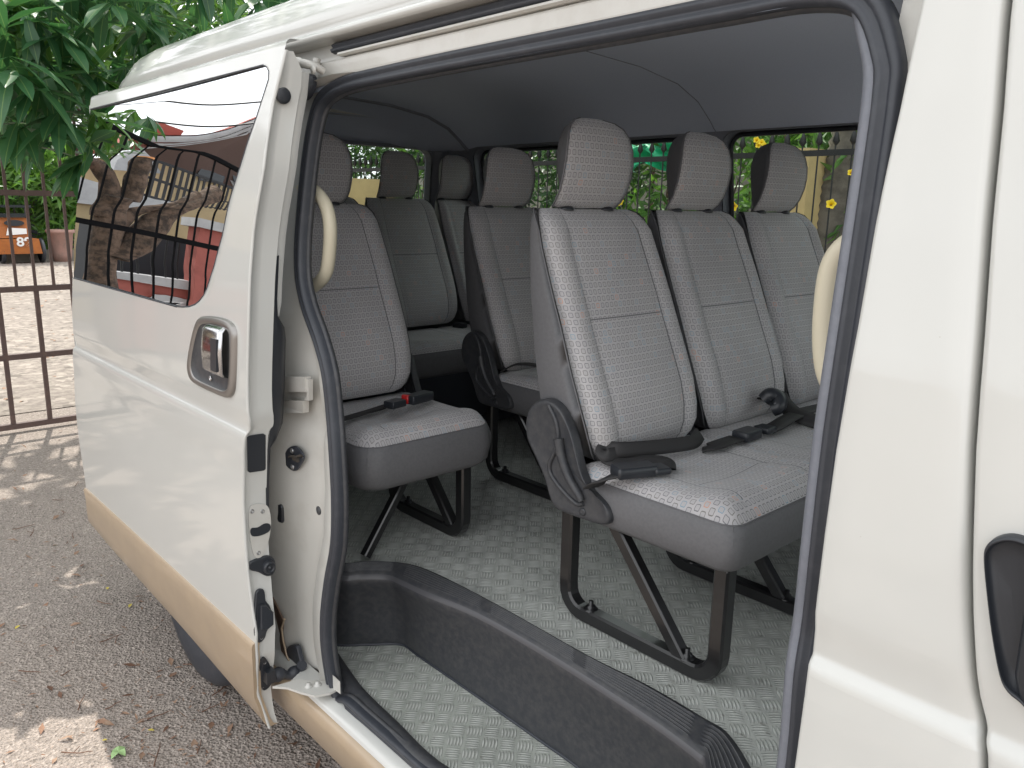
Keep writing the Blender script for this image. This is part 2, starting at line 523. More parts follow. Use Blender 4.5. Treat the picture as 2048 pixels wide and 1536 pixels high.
# ================================================================ van
XR = -3.42          # rear end of the body
van = empty('van', (-1.2, 1.75, 0), 'white passenger van with its side sliding door open, grey seats inside', 'van')
def densify(tab, n):
    return [(a, b) for a, b in tab]
def zs(a, b, n, extra=()):
    L = [a+(b-a)*i/(n-1) for i in range(n)] + [e for e in extra if a < e < b]
    return sorted(set(round(x, 4) for x in L))
PZ = [p[0] for p in PROF]
# --- roof (outer skin): section swept along the van, drooping at the rear
RP = [(.966, 1.973), (.956, 1.974), (.950, 1.979), (.951, 1.988), (.960, 1.992), (.963, 1.995), (.960, 2.000), (.962, 2.030), (.968, 2.040), (.972, 2.046), (.985, 2.075), (1.01, 2.100), (1.06, 2.125), (1.16, 2.150), (1.35, 2.172), (1.79, 2.185)]
full = RP + [(3.58-y, z) for y, z in reversed(RP[:-1])]
b = MB(); rows = []
NLIP = 7
for k, (x, dz, iny) in enumerate([(1.6, 0, 0), (1.0, 0, 0), (.5, 0, 0), (0, 0, 0), (-.5, 0, 0), (-1, 0, 0), (-1.5, 0, 0), (-2, 0, 0), (-2.5, 0, 0), (-2.85, 0, 0), (-3.0, .08, .0), (-3.1, .25, .01), (-3.17, .5, .02), (-3.21, .75, .03), (-3.23, .93, .04)]):
    row = []
    for y, z in full:
        h = max(0, z-1.992)
        s = 1-dz
        yy = y if h <= 0 else y + (iny if y < 1.79 else -iny)
        row.append((x - (0 if h > 0 else 0), yy, 1.992+h*s if h > 0 else z))
    rows.append(row)
b.grid(rows)
# flat gutter tail behind the dome
rows = [[(x, y, z) for y, z in (RP[:7]+[(1.79, 2.0)]+[(3.58-y, z) for y, z in reversed(RP[:7])])] for x in (-3.23, -3.30, -3.34)]
b.grid(rows)
b.build('roof', 'paint_white', van)

# --- top of the doorway: recessed track, gasket and header
def sweepx(b, prof, x0, x1, n=2, mi=0, smooth=False, dx=None):
    rows = []
    for i in range(n):
        t = i/(n-1)
        rows.append([(x0+(x1-x0)*t + (dx(t, k) if dx else 0), p[0], p[1]) for k, p in enumerate(prof)])
    b.grid(rows, mi, smooth=smooth)
XT0, XT1 = -1.72, .9
b = MB()
sweepx(b, [(.960, 1.973), (.990, 1.974), (1.012, 1.97)], -3.3, XT1)
sweepx(b, [(1.0, 1.936), (.988, 1.935), (.986, 1.931), (.985, 1.905), (.989, 1.885)], -3.3, XT1)
b.build('door_header', 'paint_jamb', van)
b = MB()
sweepx(b, [(1.012, 1.972), (.992, 1.971), (.986, 1.966), (.990, 1.961), (.983, 1.957), (.986, 1.951), (.996, 1.948)], -1.70, XT1, smooth=True)
b.build('gasket', 'rubber', van)
b = MB()
sweepx(b, [(1.004, 1.949), (.984, 1.9475), (.978, 1.945), (.977, 1.941), (.984, 1.938), (1.006, 1.937)], -1.66, XT1)
b.build('door_rail', 'paint_jamb', van)

# --- doorway outline (middle line of the weatherstrip)
SEALOFF = .045
sp = [(672, 1396), (655, 1310), (652, 1240), (660, 1165), (673, 1090), (675, 1000), (670, 900), (664, 820), (655, 745), (638, 680), (615, 615), (603, 560), (601, 500), (606, 420), (616, 320), (627, 250), (641, 205), (665, 180), (700, 164), (760, 150), (900, 122), (1200, 62), (1450, 22)]
seal = [atS(x, y, SEALOFF) for x, y in sp]
for p in seal:
    if p.z > 1.888 or p.x > -1.5: p.z = 1.888
top = seal[-1]
front = [(1779, 120), (1778, 190), (1765, 290), (1738, 470), (1712, 640), (1676, 880), (1650, 1100), (1633, 1250), (1616, 1360), (1600, 1536)]
fr = [atS(x, y, SEALOFF) for x, y in front]
xB = fr[3].x
0 and print('B seal x', [round(p.x, 3) for p in fr], 'z', [round(p.z, 3) for p in fr])
corner = [Vector((fr[0].x-.11, yb(1.885)+SEALOFF, 1.886)), Vector((fr[0].x-.04, yb(1.865)+SEALOFF, 1.862)), ]
low = [Vector((fr[-1].x-.01, yb(.7)+SEALOFF, .70)), Vector((fr[-1].x-.02, yb(.5)+SEALOFF, .5)), Vector((fr[-1].x-.05, yb(.42)+SEALOFF, .415)), Vector((fr[-1].x-.12, yb(.4)+SEALOFF, .392)), Vector((-.9, yb(.4)+SEALOFF, .392)), Vector((-1.3, yb(.4)+SEALOFF, .392)), Vector((-1.5, yb(.4)+SEALOFF, .392)), Vector((-1.58, yb(.4)+SEALOFF, .393))]
loop = seal + corner + fr + low
loopS = catmull(loop, 5, closed=True)
def sealring(b, path, prof, mi=0):
    N = len(path); rows = []
    for i, p in enumerate(path):
        t = (path[(i+1) % N]-path[i-1]); t.y = 0
        if t.length < 1e-6: t = Vector((1, 0, 0))
        t.normalize()
        inn = Vector((t.z, 0, -t.x))      # towards inside of the opening
        rows.append([p + inn*u + Vector((0, -1, 0))*w for u, w in prof])
    rows.append(rows[0])
    b.grid(rows, mi, closed=False)
b = MB()
sealring(b, loopS, [(-.017, -.02), (-.017, .004), (-.012, .011), (-.006, .012), (-.002, .007), (.002, .006), (.006, .013), (.012, .014), (.016, .008), (.017, 0), (.017, -.012)])
b.build('weatherstrip', 'rubber', van)
# grey inner lining just inside the weatherstrip (wider on the front pillar)
b = MB()
sealring(b, loopS, [(.016, -.006), (.021, -.009), (.022, -.014), (.015, -.022)])
b.build('opening_trim', 'plastic_dark', van)
b = MB()
pr = [f + Vector((0, 0, 0)) for f in fr]
path = catmull([Vector((fr[0].x-.03, yb(1.87)+.05, 1.86))]+pr+low[:2], 4)
rows = []
for p in path:
    rows.append([(p.x-.018, p.y-.004, p.z), (p.x-.024, p.y-.006, p.z), (p.x-.034, p.y+.004, p.z), (p.x-.036, p.y+.03, p.z), (p.x-.02, p.y+.09, p.z)])
b.grid(rows)
b.build('pillar_trim', 'pillar_grey', van)

# --- rear doorway pillar (white jamb behind the open door)
def sealx_rear(z):
    best = None
    for a, c in zip(seal, seal[1:]):
        if (a.z-z)*(c.z-z) <= 0 and abs(a.z-c.z) > 1e-6:
            t = (z-a.z)/(c.z-a.z); x = a.x+(c.x-a.x)*t
            if best is None or x < best: best = x
    return best if best is not None else seal[0].x
b = MB()
rows = []
for z in zs(.385, 1.90, 50):
    xs = sealx_rear(min(max(z, .41), 1.86))
    y0 = yb(z)+SEALOFF+.008
    bul = .018*math.exp(-((z-1.30)/.16)**2)
    if z > 1.878: xs = -1.33
    w = .055 + .015*sin(3*z)
    low_ = max(0, (.95-z)/.55)          # the lower half bulges over the wheel arch
    rows.append([(xs-.0, y0+.012, z), (xs-.014, y0+.008, z), (xs-.018, y0-.002, z), (xs-.03, y0-.004, z), (xs-w, y0-.006-.004*low_, z), (xs-w-.012, y0+.004, z), (xs-w-.022, y0+.018+.01*low_, z), (xs-w-.045, y0+.022+.01*low_, z), (xs-w-.055, y0+.016, z), (xs-.19, y0+.004, z), (xs-.24, y0-.01, z), (xs-.34, y0-.035, z)])
b.grid(rows)
# header face from the pillar up to the rail
rows = [[(x, yb(1.872)+SEALOFF+o, z) for z, o in ((1.88, .006), (1.90, .0), (1.94, .006), (1.975, .012))] for x in (-1.95, -1.6, -1.2, -.8, -.4, -.25)]
b.grid(rows)
jamb = b.build('door_pillar', 'paint_jamb', van)

# --- body side behind the pillar and above the rear wheel
b = MB(); rows = []
for z in zs(.30, 1.955, 30, PZ):
    rows.append([(x, yb(z)+(0.0 if x > -3.35 else .012), z) for x in (XR-.005+max(0, z-1.3)*.14, XR+.06+max(0, z-1.3)*.14, -3.2, -3.0, -2.8, -2.4, -2.1, -1.98)])
# leave the wheel opening
WC = Vector((-2.54, .93, .335)); 
b2 = MB()
for i in range(len(rows)-1):
    pass
def in_arch(p): return (p[0]-WC.x)**2+(p[2]-WC.z)**2 < .42**2
xsN = [XR + (-1.98-XR)*i/40 for i in range(41)]
zN = zs(.28, 1.955, 44, PZ)
g = [[(x+max(0, z-1.3)*.14*(1 if i == 0 else (40-i)/40), yb(z), z) for i, x in enumerate(xsN)] for z in zN]
base = len(b.v)
for r in g: b.v.extend(r)
C = len(xsN)
for i in range(len(g)-1):
    for j in range(C-1):
        q = [g[i][j], g[i][j+1], g[i+1][j+1], g[i+1][j]]
        if sum(in_arch(p) for p in q) >= 2: continue
        b.quad([base+i*C+j, base+i*C+j+1, base+(i+1)*C+j+1, base+(i+1)*C+j])
b.build('side_panel', 'paint_white', van)
# wheel arch liner
b = MB()
arc = [Vector((WC.x+.43*cos(a), 0, WC.z+.43*sin(a))) for a in [radians(-8+196*i/24) for i in range(25)]]
b.grid([[(p.x, y, p.z) for y in (.88, .9, 1.2)] for p in arc])
b.build('wheel_arch', 'plastic_black', van)
# wheel
b = MB()
T = [(.20, -.10), (.225, -.112), (.27, -.118), (.305, -.112), (.325, -.095), (.333, -.07), (.335, -.03), (.328, -.026), (.328, -.020), (.335, -.016), (.335, .016), (.328, .020), (.328, .026), (.335, .03), (.333, .07), (.325, .095), (.305, .112), (.27, .118), (.20, .10)]
b.lathe([(r, h) for r, h in T], (WC.x, 1.0, .335), (0, 1, 0), n=64)
wheel = b.build('wheel', 'rubber', van)
b = MB()
b.lathe([(.20, -.10), (.19, -.095), (.18, -.06), (.16, -.055), (.10, -.07), (.07, -.085), (.0, -.085)], (WC.x, 1.045, .335), (0, 1, 0), n=40)
for k in range(6):
    a = k*pi/3
    b.lathe([(.0, -.1), (.008, -.1), (.009, -.08)], (WC.x+.085*cos(a), 1.045, .335+.085*sin(a)), (0, 1, 0), n=8)
b.build('rim', 'zinc', wheel)

# --- front pillar panel and front door
xb_px = [(1843, 0), (1825, 82), (1801, 205), (1776, 314), (1754, 420), (1716, 640), (1670, 900), (1648, 1060), (1632, 1190), (1627, 1244), (1628, 1268), (1624, 1293), (1610, 1370), (1587, 1536)]
xg_px = [(2006, 0), (1990, 220), (1970, 420), (1950, 700), (1935, 900), (1929, 1099), (1930, 1231), (1942, 1384), (1956, 1480), (1964, 1536)]
XB = [(lambda p: (p.z, p.x))(atS(*q)) for q in reversed(xb_px)]
XG = [(lambda p: (p.z, p.x))(atS(*q)) for q in reversed(xg_px)]
XB = [(.3, XB[0][1]-.015)] + XB + [(2.2, XB[-1][1]+.01)]
XG = [(.3, XG[0][1]+.03)] + XG + [(2.2, XG[-1][1]-.01)]
fB = lambda z: interp(XB, z)
fG = lambda z: interp(XG, z)
zF = zs(.27, 1.955, 60, PZ)
GAP = .0055
b = MB(); rows = []
for z in zF:
    a, c = fB(z), fG(z)
    y = yb(z)
    rows.append([(a+.004, y+.030, z), (a, y+.020, z), (a-.001, y+.006, z), (a+.001, y+.0015, z), (a+.005, y, z), (a+.03, y-.0006, z), ((a+c)/2, y-.0014, z), (c-.03, y-.0008, z), (c-.010, y, z), (c-.004, y+.002, z), (c-.0008, y+.007, z), (c, y+.03, z)])
b.grid(rows)
b.build('front_side_panel', 'paint_white', van)
b = MB(); b.grid([[(fG(z)-.002, yb(z)+.028, z), (fG(z)+.02, yb(z)+.028, z)] for z in zF])
b.grid([[(fB(z)-.045, yb(z)+SEALOFF+.010, z), (fB(z)+.012, yb(z)+SEALOFF-.006, z), (fB(z)+.03, yb(z)+.02, z)] for z in zF], 1)
b.build('pillar_inner', ['dark_wall', 'paint_jamb'], van)
b = MB(); rows = []
def fdoor(z):
    a = fG(z)+GAP
    y = yb(z)
    xs = [(a, .03), (a+.0006, .006), (a+.003, .0015), (a+.008, 0), (a+.04, -.0005)]
    return [(x, y+o, z) for x, o in xs] + [(x, y, z) for x in (0.0,)]
for z in zF: rows.append(fdoor(z)+([(.35, yb(z)+.004, z), (.95, yb(z)+.03, z)] if z < 1.30 else []) if False else fdoor(z))
b.grid(rows)
low2 = [z for z in zF if z <= 1.32]
b.grid([[(0.0, yb(z), z), (.4, yb(z)+.006, z), (.95, yb(z)+.03, z)] for z in low2])
hi2 = [z for z in zF if z >= 1.86]
b.grid([[(0.0, yb(z), z), (.4, yb(z)+.006, z), (.95, yb(z)+.03, z)] for z in hi2])
fd = b.build('front_door', 'paint_white', van)
b = MB(); b.grid([[(0.0, yb(z)+.006, z), (.4, yb(z)+.012, z), (.95, yb(z)+.036, z)] for z in zF if 1.30 <= z <= 1.88])
b.build('window', 'glass_smoked', fd)
# handle recess of the front door
hp = [(1974, 1110), (1978, 1088), (1992, 1074), (2018, 1067), (2046, 1071), (2075, 1085), (2110, 1110), (2150, 1180), (2160, 1300), (2140, 1420), (2090, 1440), (2048, 1400), (2022, 1378), (2006, 1345), (1990, 1260), (1979, 1170)]
H = [atS(x, y, -.002) for x, y in hp]
Hc = catmull(H, 3, closed=True)
cen = sum(Hc, Vector())/len(Hc)
def inset(L, k, dy): return [cen.lerp(p, k)+Vector((0, dy, 0)) for p in L]
b = MB()
b.grid([inset(Hc, 1.0, .003), inset(Hc, .995, -.010), inset(Hc, .965, -.013), inset(Hc, .94, -.012), inset(Hc, .93, -.008)], closed=True)
b.grid([inset(Hc, .93, -.008), inset(Hc, .90, -.004), inset(Hc, .7, -.002), inset(Hc, .3, -.0015)], closed=True)
b.poly(inset(Hc, .3, -.0015), smooth=True)
b.tube([cen+Vector((.016, -.004, .09)), cen+Vector((.014, -.014, .05)), cen+Vector((.016, -.014, -.06)), cen+Vector((.020, -.002, -.09))], .011, n=10)
b.build('door_handle', 'plastic_black', fd)

# --- sill
b = MB()
sweepx(b, [(.93, .389), (.905, .387), (.884, .384), (.876, .376), (.872, .366)], -1.95, -.25, smooth=True)
sill = b.build('sill', 'paint_white', van)
b = MB()
sweepx(b, [(.874, .368), (.866, .364), (.858, .352), (.857, .330), (.868, .26), (.90, .22), (1.0, .22)], -1.98, -.25, smooth=True)
b.build('cladding', 'paint_beige', sill)
b = MB()
b.grid([[(fB(z)-.002 if z > .36 else -.25, yb(z)-.006, z), (.5, yb(z)-.006, z), (.95, yb(z)+.02, z)] for z in (.22, .3, .38, .46, .50)])
b.build('lower_cladding', 'paint_beige', fd)

# ================================================================ sliding door (open, standing outboard)
def yd(z): return interp([(.2, .815), (.28, .800), (.36, .782), (.48, .770), (.53, .766), (.8, .760), (.98, .760), (1.04, .7575), (1.070, .758), (1.080, .7595), (1.086, .763), (1.091, .7675), (1.097, .7685), (1.105, .768), (1.14, .763), (1.20, .764), (1.34, .769), (1.45, .776), (1.6, .792), (1.75, .815), (1.9, .845), (2.0, .868)], z)
df_px = [(574, 80), (560, 137), (543, 205), (524, 340), (504, 461), (499, 525), (494, 650), (492, 745), (492, 800), (496, 838), (492, 866), (485, 893), (484, 960), (484, 1010), (493, 1147), (500, 1205), (510, 1267), (512, 1325), (511, 1365), (516, 1400), (537, 1460)]
dr_px = [(180, 211), (166, 300), (152, 400), (146, 480), (145, 560), (144, 620), (147, 668), (146, 700), (150, 800), (158, 880), (170, 960), (176, 1000), (180, 1040), (186, 1078)]
DF = sorted((p.z, p.x) for p in (atS(*q, 0, yd) for q in df_px))
DR = sorted((p.z, p.x) for p in (atS(*q, 0, yd) for q in dr_px))
0 and print('door front', [(round(a, 2), round(b_, 2)) for a, b_ in DF]); 0 and print('door rear', [(round(a, 2), round(b_, 2)) for a, b_ in DR])
gp = [(526, 131), (533, 134), (537, 143), (536, 160), (513, 232), (485, 317), (461, 393), (444, 472), (434, 508), (427, 535), (420, 556), (414, 575), (407, 590), (398, 602), (389, 609), (378, 613), (366, 614), (353, 613)]
GL = [(p.z, p.x) for p in (atS(*q, 0, yd) for q in gp)]
GL.sort()
zw0, zw1 = GL[0][0]-.001, GL[-1][0]+.001
0 and print('glass z', zw0, zw1, GL[0], GL[-1])
dF = lambda z: interp(DF, z)
dR = lambda z: interp(DR, z)
gX = lambda z: interp(GL, z)
ztop, zbot = 1.958, DF[0][0]
YZ = [.36, .48, .53, .98, 1.04, 1.06, 1.070, 1.080, 1.086, 1.091, 1.097, 1.105, 1.12, 1.14, 1.2]
b = MB()
def skin(x, z, off=0): 
    return (x, yd(z)+off, z)
def zbote(x):  # bottom edge rises towards the rear
    return interp([(-3.4, .375), (-2.9, .335), (-2.3, .30), (-1.7, zbot)], x)
NX = 26
def span(xa, xb, z, n=NX): return [xa+(xb-xa)*i/(n-1) for i in range(n)]
zl = zs(.53, zw0, 36, YZ)
b.grid([[skin(x, z) for x in span(dR(z), dF(z), z)] for z in zl])
zm = zs(zw0, zw1, 46, [q[0] for q in GL])
b.grid([[skin(gX(z)+.0, z, .006), skin(gX(z), z, .0015)]+[skin(x, z) for x in span(gX(z)+.003, dF(z), z, 8)] for z in zm])
zt = [zw1, zw1+.012, zw1+.028, ztop-.006]
b.grid([[skin(x, z) for x in span(dR(z), dF(z), z)] for z in zt] + [[skin(x, ztop, .006) for x in span(dR(ztop), dF(ztop), ztop)], [skin(x, ztop+.001, .03) for x in span(dR(ztop), dF(ztop), ztop)]])
# top bead under the gutter, rear return edge
# front shut face: outer edge, then inwards (towards +y)
zall = zs(zbot+.005, 1.935, 50, YZ)
SHY = lambda z: interp([(.28, .03), (.40, .05), (.7, .064), (1.2, .066), (1.6, .066), (1.86, .062), (1.91, .05), (1.935, .022)], z)
def shx(z, k): return dF(z) + interp([(0, 0), (.003, .004), (.01, .004), (1, .004)], k)
rows = []
for z in zall:
    x, y, w = dF(z), yd(z), SHY(z)
    rows.append([(x, y, z), (x+.0035, y+.0025, z), (x+.003, y+.006, z), (x-.004, y+.010, z), (x-.006, y+w*.5, z), (x-.004, y+w, z)])
b.grid(rows)
rows = []
for z in zs(.42, 1.9, 30):
    x, y, w = dF(z), yd(z), SHY(z)
    k = interp([(1.30, 0), (1.36, 1)], z)
    rows.append([(x-.004, y+w, z), (x-.022-.006*(1-k), y+w+.002, z), (x-.024-.010*(1-k), y+w+.012+.002*k, z), (x-.020-.014*(1-k), y+w+.012+.014*k, z), (x-.030-.010*(1-k), y+w+.014+.018*k, z), (x-.10, y+w+.014+.018*k, z)])
b.grid(rows)
# rear return and inside panel
b.grid([[(dR(z), yd(z), z), (dR(z)-.002, yd(z)+.006, z), (dR(z)+.01, yd(z)+.03, z)] for z in zs(.38, zw0, 20)])
door = b.build('sliding_door', 'paint_white', van)
b = MB()
b.grid([[(dR(z)+.02, yd(z)+.055, z), (dF(z)-.09, yd(z)+.075, z)] for z in zs(.36, zw0-.02, 12)])
b.build('inner_panel', 'trim_grey', door)
# window glass, flush, reaching the rear edge
b = MB()
b.grid([[(x, yd(z)+.0035+.004*math.sin(pi*i/15), z) for i, x in enumerate(span(dR(z)+.002, gX(z)+.004, z, 16))] for z in zs(zw0, zw1, 40)])
b.build('window', 'glass_smoked', door)
b = MB()   # thin dark border round the pane
pth = [Vector(skin(gX(z)+.001, z, .001)) for z in reversed(zm)]
pth = [Vector(skin(dR(zw1)+.01, zw1, .001))]+pth+[Vector(skin(dR(zw0)+.01, zw0, .001))]
b.tube(pth, .0022, n=6)
b.build('window_seal', 'rubber', door)
# lower cladding
b = MB(); rows = []
for f_, off in ((1.0, .0), (.985, -.006), (.95, -.009), (.7, -.008), (.35, -.008), (.08, -.006), (.02, -.001), (0, .01)):
    row = []
    for i in range(NX):
        t = i/(NX-1)
        xt = dR(.53)+(dF(.53)-dR(.53))*t
        zb = zbote(xt); z = zb+(.532-zb)*f_
        x = dR(z)+(dF(z)-dR(z))*t
        row.append((x, yd(z)+off, z))
    rows.append(row)
b.grid(rows)
b.grid([[r[-1] for r in rows], [(r[-1][0], r[-1][1]+.02, r[-1][2]) for r in rows]])
b.build('cladding', 'paint_beige', door)
# outside handle
hb = [(398, 640), (412, 632), (440, 634), (462, 643), (473, 660), (474, 690), (473, 740), (471, 775), (466, 791), (455, 795), (430, 785), (402, 772), (386, 760), (379, 740), (380, 715), (388, 672)]
HB = catmull([atS(x, y, -.001, yd) for x, y in hb], 3, closed=True)
cen = sum(HB, Vector())/len(HB)
b = MB()
b.grid([inset(HB, 1.0, .003), inset(HB, .995, -.005), inset(HB, .96, -.009), inset(HB, .90, -.009), inset(HB, .86, -.011), inset(HB, .82, -.007)], closed=True)
hb_o = b.build('handle_bezel', 'bezel_metal', door)
b = MB()
b.grid([inset(HB, .82, -.007), inset(HB, .79, -.003), inset(HB, .62, -.0015), inset(HB, .3, -.001)], closed=True)
b.poly(inset(HB, .3, -.001), smooth=True)
b.build('handle_cup', 'plastic_dark', door)
b = MB()
p0, p1 = atS(437, 650, -.007, yd), atS(437, 750, -.007, yd)
ax = p1-p0
hw = (at(452, 700, Y=yd(1.2))-at(416, 700, Y=yd(1.2))).length
R = Matrix.Identity(3)
gx = Vector((1, 0, 0))
rows = []
for t, o, s in ((0, .004, .85), (.03, -.006, .97), (.10, -.014, 1), (.5, -.017, 1.04), (.90, -.014, 1), (.97, -.006, .95), (1, .004, .85)):
    c = p0+ax*t
    row = []
    for k in range(12):
        a = 2*pi*k/12
        row.append(c + gx*(hw*.50*s*math.copysign(abs(cos(a))**.5, cos(a))) + Vector((0, 1, 0))*(o + .007*math.copysign(abs(sin(a))**.6, sin(a))))
    rows.append(row)
b.grid(rows, closed=True)
b.build('door_handle', 'chrome', door)
b = MB(); b.prism([p0+ax*t+gx*(hw*u)+Vector((0, -.0255, 0)) for t, u in ((.22, .12), (.22, .42), (.86, .42), (.86, .12))], (0, .006, 0)); b.build('handle_insert', 'plastic_black', door)
b = MB(); b.lathe([(.007, 0), (.007, -.002), (.003, -.002), (.003, 0), (0, 0)], atS(421, 757, -.004, yd), (0, 1, 0), n=16); b.build('key_hole', 'chrome', door)
# shut-face fittings (pixel positions measured on the face x = const)
def SF(px, py, out=.004):
    x = dF(1.0)-.004
    for _ in range(6):
        p = at(px, py, X=x)
        x = dF(min(max(p.z, zbot), ztop))-.004
    q = at(px, py, X=x); q.x += out; return q
def plate(name, poly, m, th=.003, parent=None, bev=.0, smooth_n=0):
    P = [SF(*q, 0) for q in poly]
    if smooth_n: P = catmull(P, smooth_n, closed=True)
    b = MB(); b.prism(P, (th, 0, 0), 0, bev); return b.build(name, m, parent or door)
plate('sticker', [(494, 874), (499, 871), (526, 867), (531, 870), (531, 938), (527, 941), (499, 945), (495, 942)], 'plastic_black', .0012)
plate('latch_plate', [(497, 1030), (503, 1010), (528, 1008), (538, 1020), (541, 1050), (535, 1085), (523, 1112), (510, 1114), (503, 1095), (498, 1060)], 'paint_jamb', .003, smooth_n=3)
plate('latch_slot', [(499, 1062), (503, 1055), (514, 1054), (526, 1047), (535, 1046), (540, 1051), (538, 1060), (530, 1066), (516, 1071), (503, 1071)], 'plastic_black', .0045, smooth_n=3)
def boltx(px, py, r=.0055, parent=None, m='zinc'):
    c = SF(px, py, 0); b = MB()
    b.lathe([(r, 0), (r, .004), (r*.6, .0055), (r*.55, .003), (0, .003)], c, (1, 0, 0), n=14)
    b.build('bolt', m, parent or door)
for q in ((503, 1022), (524, 1022), (516, 1105)): boltx(*q)
c = SF(534, 1131, 0)
b = MB(); b.prism(catmull([SF(*q, 0) for q in ((495, 1130), (500, 1122), (520, 1114), (534, 1110), (546, 1116), (550, 1131), (545, 1147), (532, 1151), (515, 1143), (500, 1139))], 3, closed=True), (.006, 0, 0), 0, .004)
b.lathe([(.017, .004), (.016, .016), (.012, .022), (.010, .018), (.004, .017), (.003, .021), (0, .021)], c, (1, 0, 0), n=24)
b.build('rubber_bumper', 'plastic_black', door)
b = MB(); b.prism(catmull([SF(*q, 0) for q in ((508, 1200), (511, 1183), (518, 1177), (527, 1180), (530, 1200), (540, 1215), (541, 1245), (532, 1262), (528, 1275), (518, 1284), (510, 1278), (507, 1255))], 3, closed=True), (.006, 0, 0), 0, .003)
b.prism([SF(*q, .006) for q in ((516, 1206), (527, 1206), (542, 1220), (542, 1245), (530, 1255), (517, 1255))], (.012, 0, 0), 0, .003)
b.build('connector', 'plastic_black', door)
for q in ((520, 1191), (522, 1274)): boltx(*q, .006)
b = MB(); b.prism(catmull([SF(*q, 0) for q in ((516, 1340), (520, 1320), (527, 1313), (535, 1322), (543, 1340), (546, 1355), (540, 1370), (528, 1380), (519, 1372), (516, 1360))], 3, closed=True), (.005, 0, 0), 0, .003)
b.box(SF(532, 1345, .015), (.016, .012, .017), R=Matrix.Identity(3), bev=0)
b.build('guide_block', 'plastic_black', door)
for q in ((528, 1324), (524, 1372)): boltx(*q, .005)
c = SF(521, 1397, .001); b = MB(); b.lathe([(.0045, 0), (.0045, .0006), (0, .0006)], c, (1, 0, 0), n=12); b.build('drain_hole', 'plastic_black', door)
c = SF(566, 191, 0); b = MB(); b.lathe([(.018, 0), (.0175, .003), (.012, .005), (0, .0055)], c, (1, 0, 0), n=24); b.build('round_plug', 'plastic_black', door)
# black inner weather strip of the door, seen past the shut face
b = MB(); rows = []
for z, px0, px1 in ((1.50, 530, 536), (1.40, 531, 538), (1.36, 531, 540), (1.33, 532, 553), (1.30, 533, 557), (1.18, 534, 558), (1.09, 536, 556), (1.05, 538, 555), (1.03, 540, 548), (.95, 543, 550), (.80, 545, 549)):
    x = dF(z)-.006
    y = yd(z)+SHY(z)
    w = (px1-px0)*.0015
    rows.append([(x, y-.002, z), (x+.001, y+w*.6, z), (x-.012, y+w+.004, z), (x-.05, y+w+.004, z)])
b.grid(rows); b.build('door_trim', 'plastic_black', door)

# --- fittings on the pillar and the hinge arms
def PF(px, py, off=.0): return atS(px, py, SEALOFF+.002+off)
b = MB()
c = PF(595, 785); 
b.prism([PF(*q) for q in ((556, 752), (622, 752), (622, 782), (556, 782))], (0, -.016, 0))
b.prism([PF(*q) for q in ((548, 798), (618, 800), (618, 824), (548, 824))], (0, -.016, 0))
b.prism([PF(*q, .006) for q in ((552, 782), (625, 782), (625, 800), (552, 800))], (0, -.004, 0))
b.prism([PF(*q) for q in ((622, 757), (626, 758), (626, 800), (616, 798), (622, 792))], (0, -.012, 0))
b.build('centre_rail', 'paint_jamb', van)
def lug(name, outline, m='plastic_black', th=.01, bolts=(), parent=None):
    b = MB(); b.prism(catmull([PF(*q) for q in outline], 3, closed=True), (0, -th, 0), 0, .003)
    o = b.build(name, m, parent or jamb)
    for q in bolts:
        c = PF(*q)+Vector((0, -th, 0)); b = MB(); b.lathe([(.007, 0), (.007, .003), (.004, .004), (.0035, .002), (0, .002)], c, (0, -1, 0), n=14)
        b.build('bolt', 'zinc', parent or jamb)
    return o
lug('striker', ((571, 915), (576, 900), (586, 892), (596, 893), (606, 903), (610, 916), (603, 930), (594, 941), (583, 938), (574, 928)), 'rubber', .006, ((589, 901), (590, 933)))
b = MB(); b.tube([PF(578, 914, -.006), PF(580, 912, -.014), PF(592, 913, -.016), PF(602, 911, -.014), PF(604, 913, -.006)], .003, n=8)
b.box(PF(592, 917, -.008), (.014, .004, .006)); b.build('striker_bar', 'brake_dirt', jamb)
lug('rubber_stop', ((552, 1012), (562, 1006), (572, 1008), (574, 1030), (573, 1043), (566, 1042), (562, 1028), (554, 1022)), 'plastic_black', .014)
b = MB(); b.lathe([(.011, 0), (.011, .002), (.006, .004), (0, .0045)], PF(638, 1021, -.002), (0, -1, 0), n=20); b.build('round_cap', 'plastic_dark', jamb)
lug('guide_bracket', ((580, 1295), (588, 1288), (600, 1290), (606, 1310), (612, 1335), (606, 1347), (597, 1340), (590, 1320), (584, 1312)), 'rubber', .012)
# lower roller arm
a0, a1 = SF(545, 1350, .01), PF(603, 1342, -.01)
b = MB(); n_ = 14; pth = []
for i in range(n_):
    t = i/(n_-1); p = a0.lerp(a1, t); p.z += .004*sin(9*t); pth.append(p)
b.tube(pth, lambda t: .017+.004*sin(11*t)-.004*t, n=10)
b.tube([PF(585, 1362, -.01), PF(598, 1350, -.012), PF(604, 1330, -.012)], .014, n=10)
b.build('roller_arm', 'rubber', van)
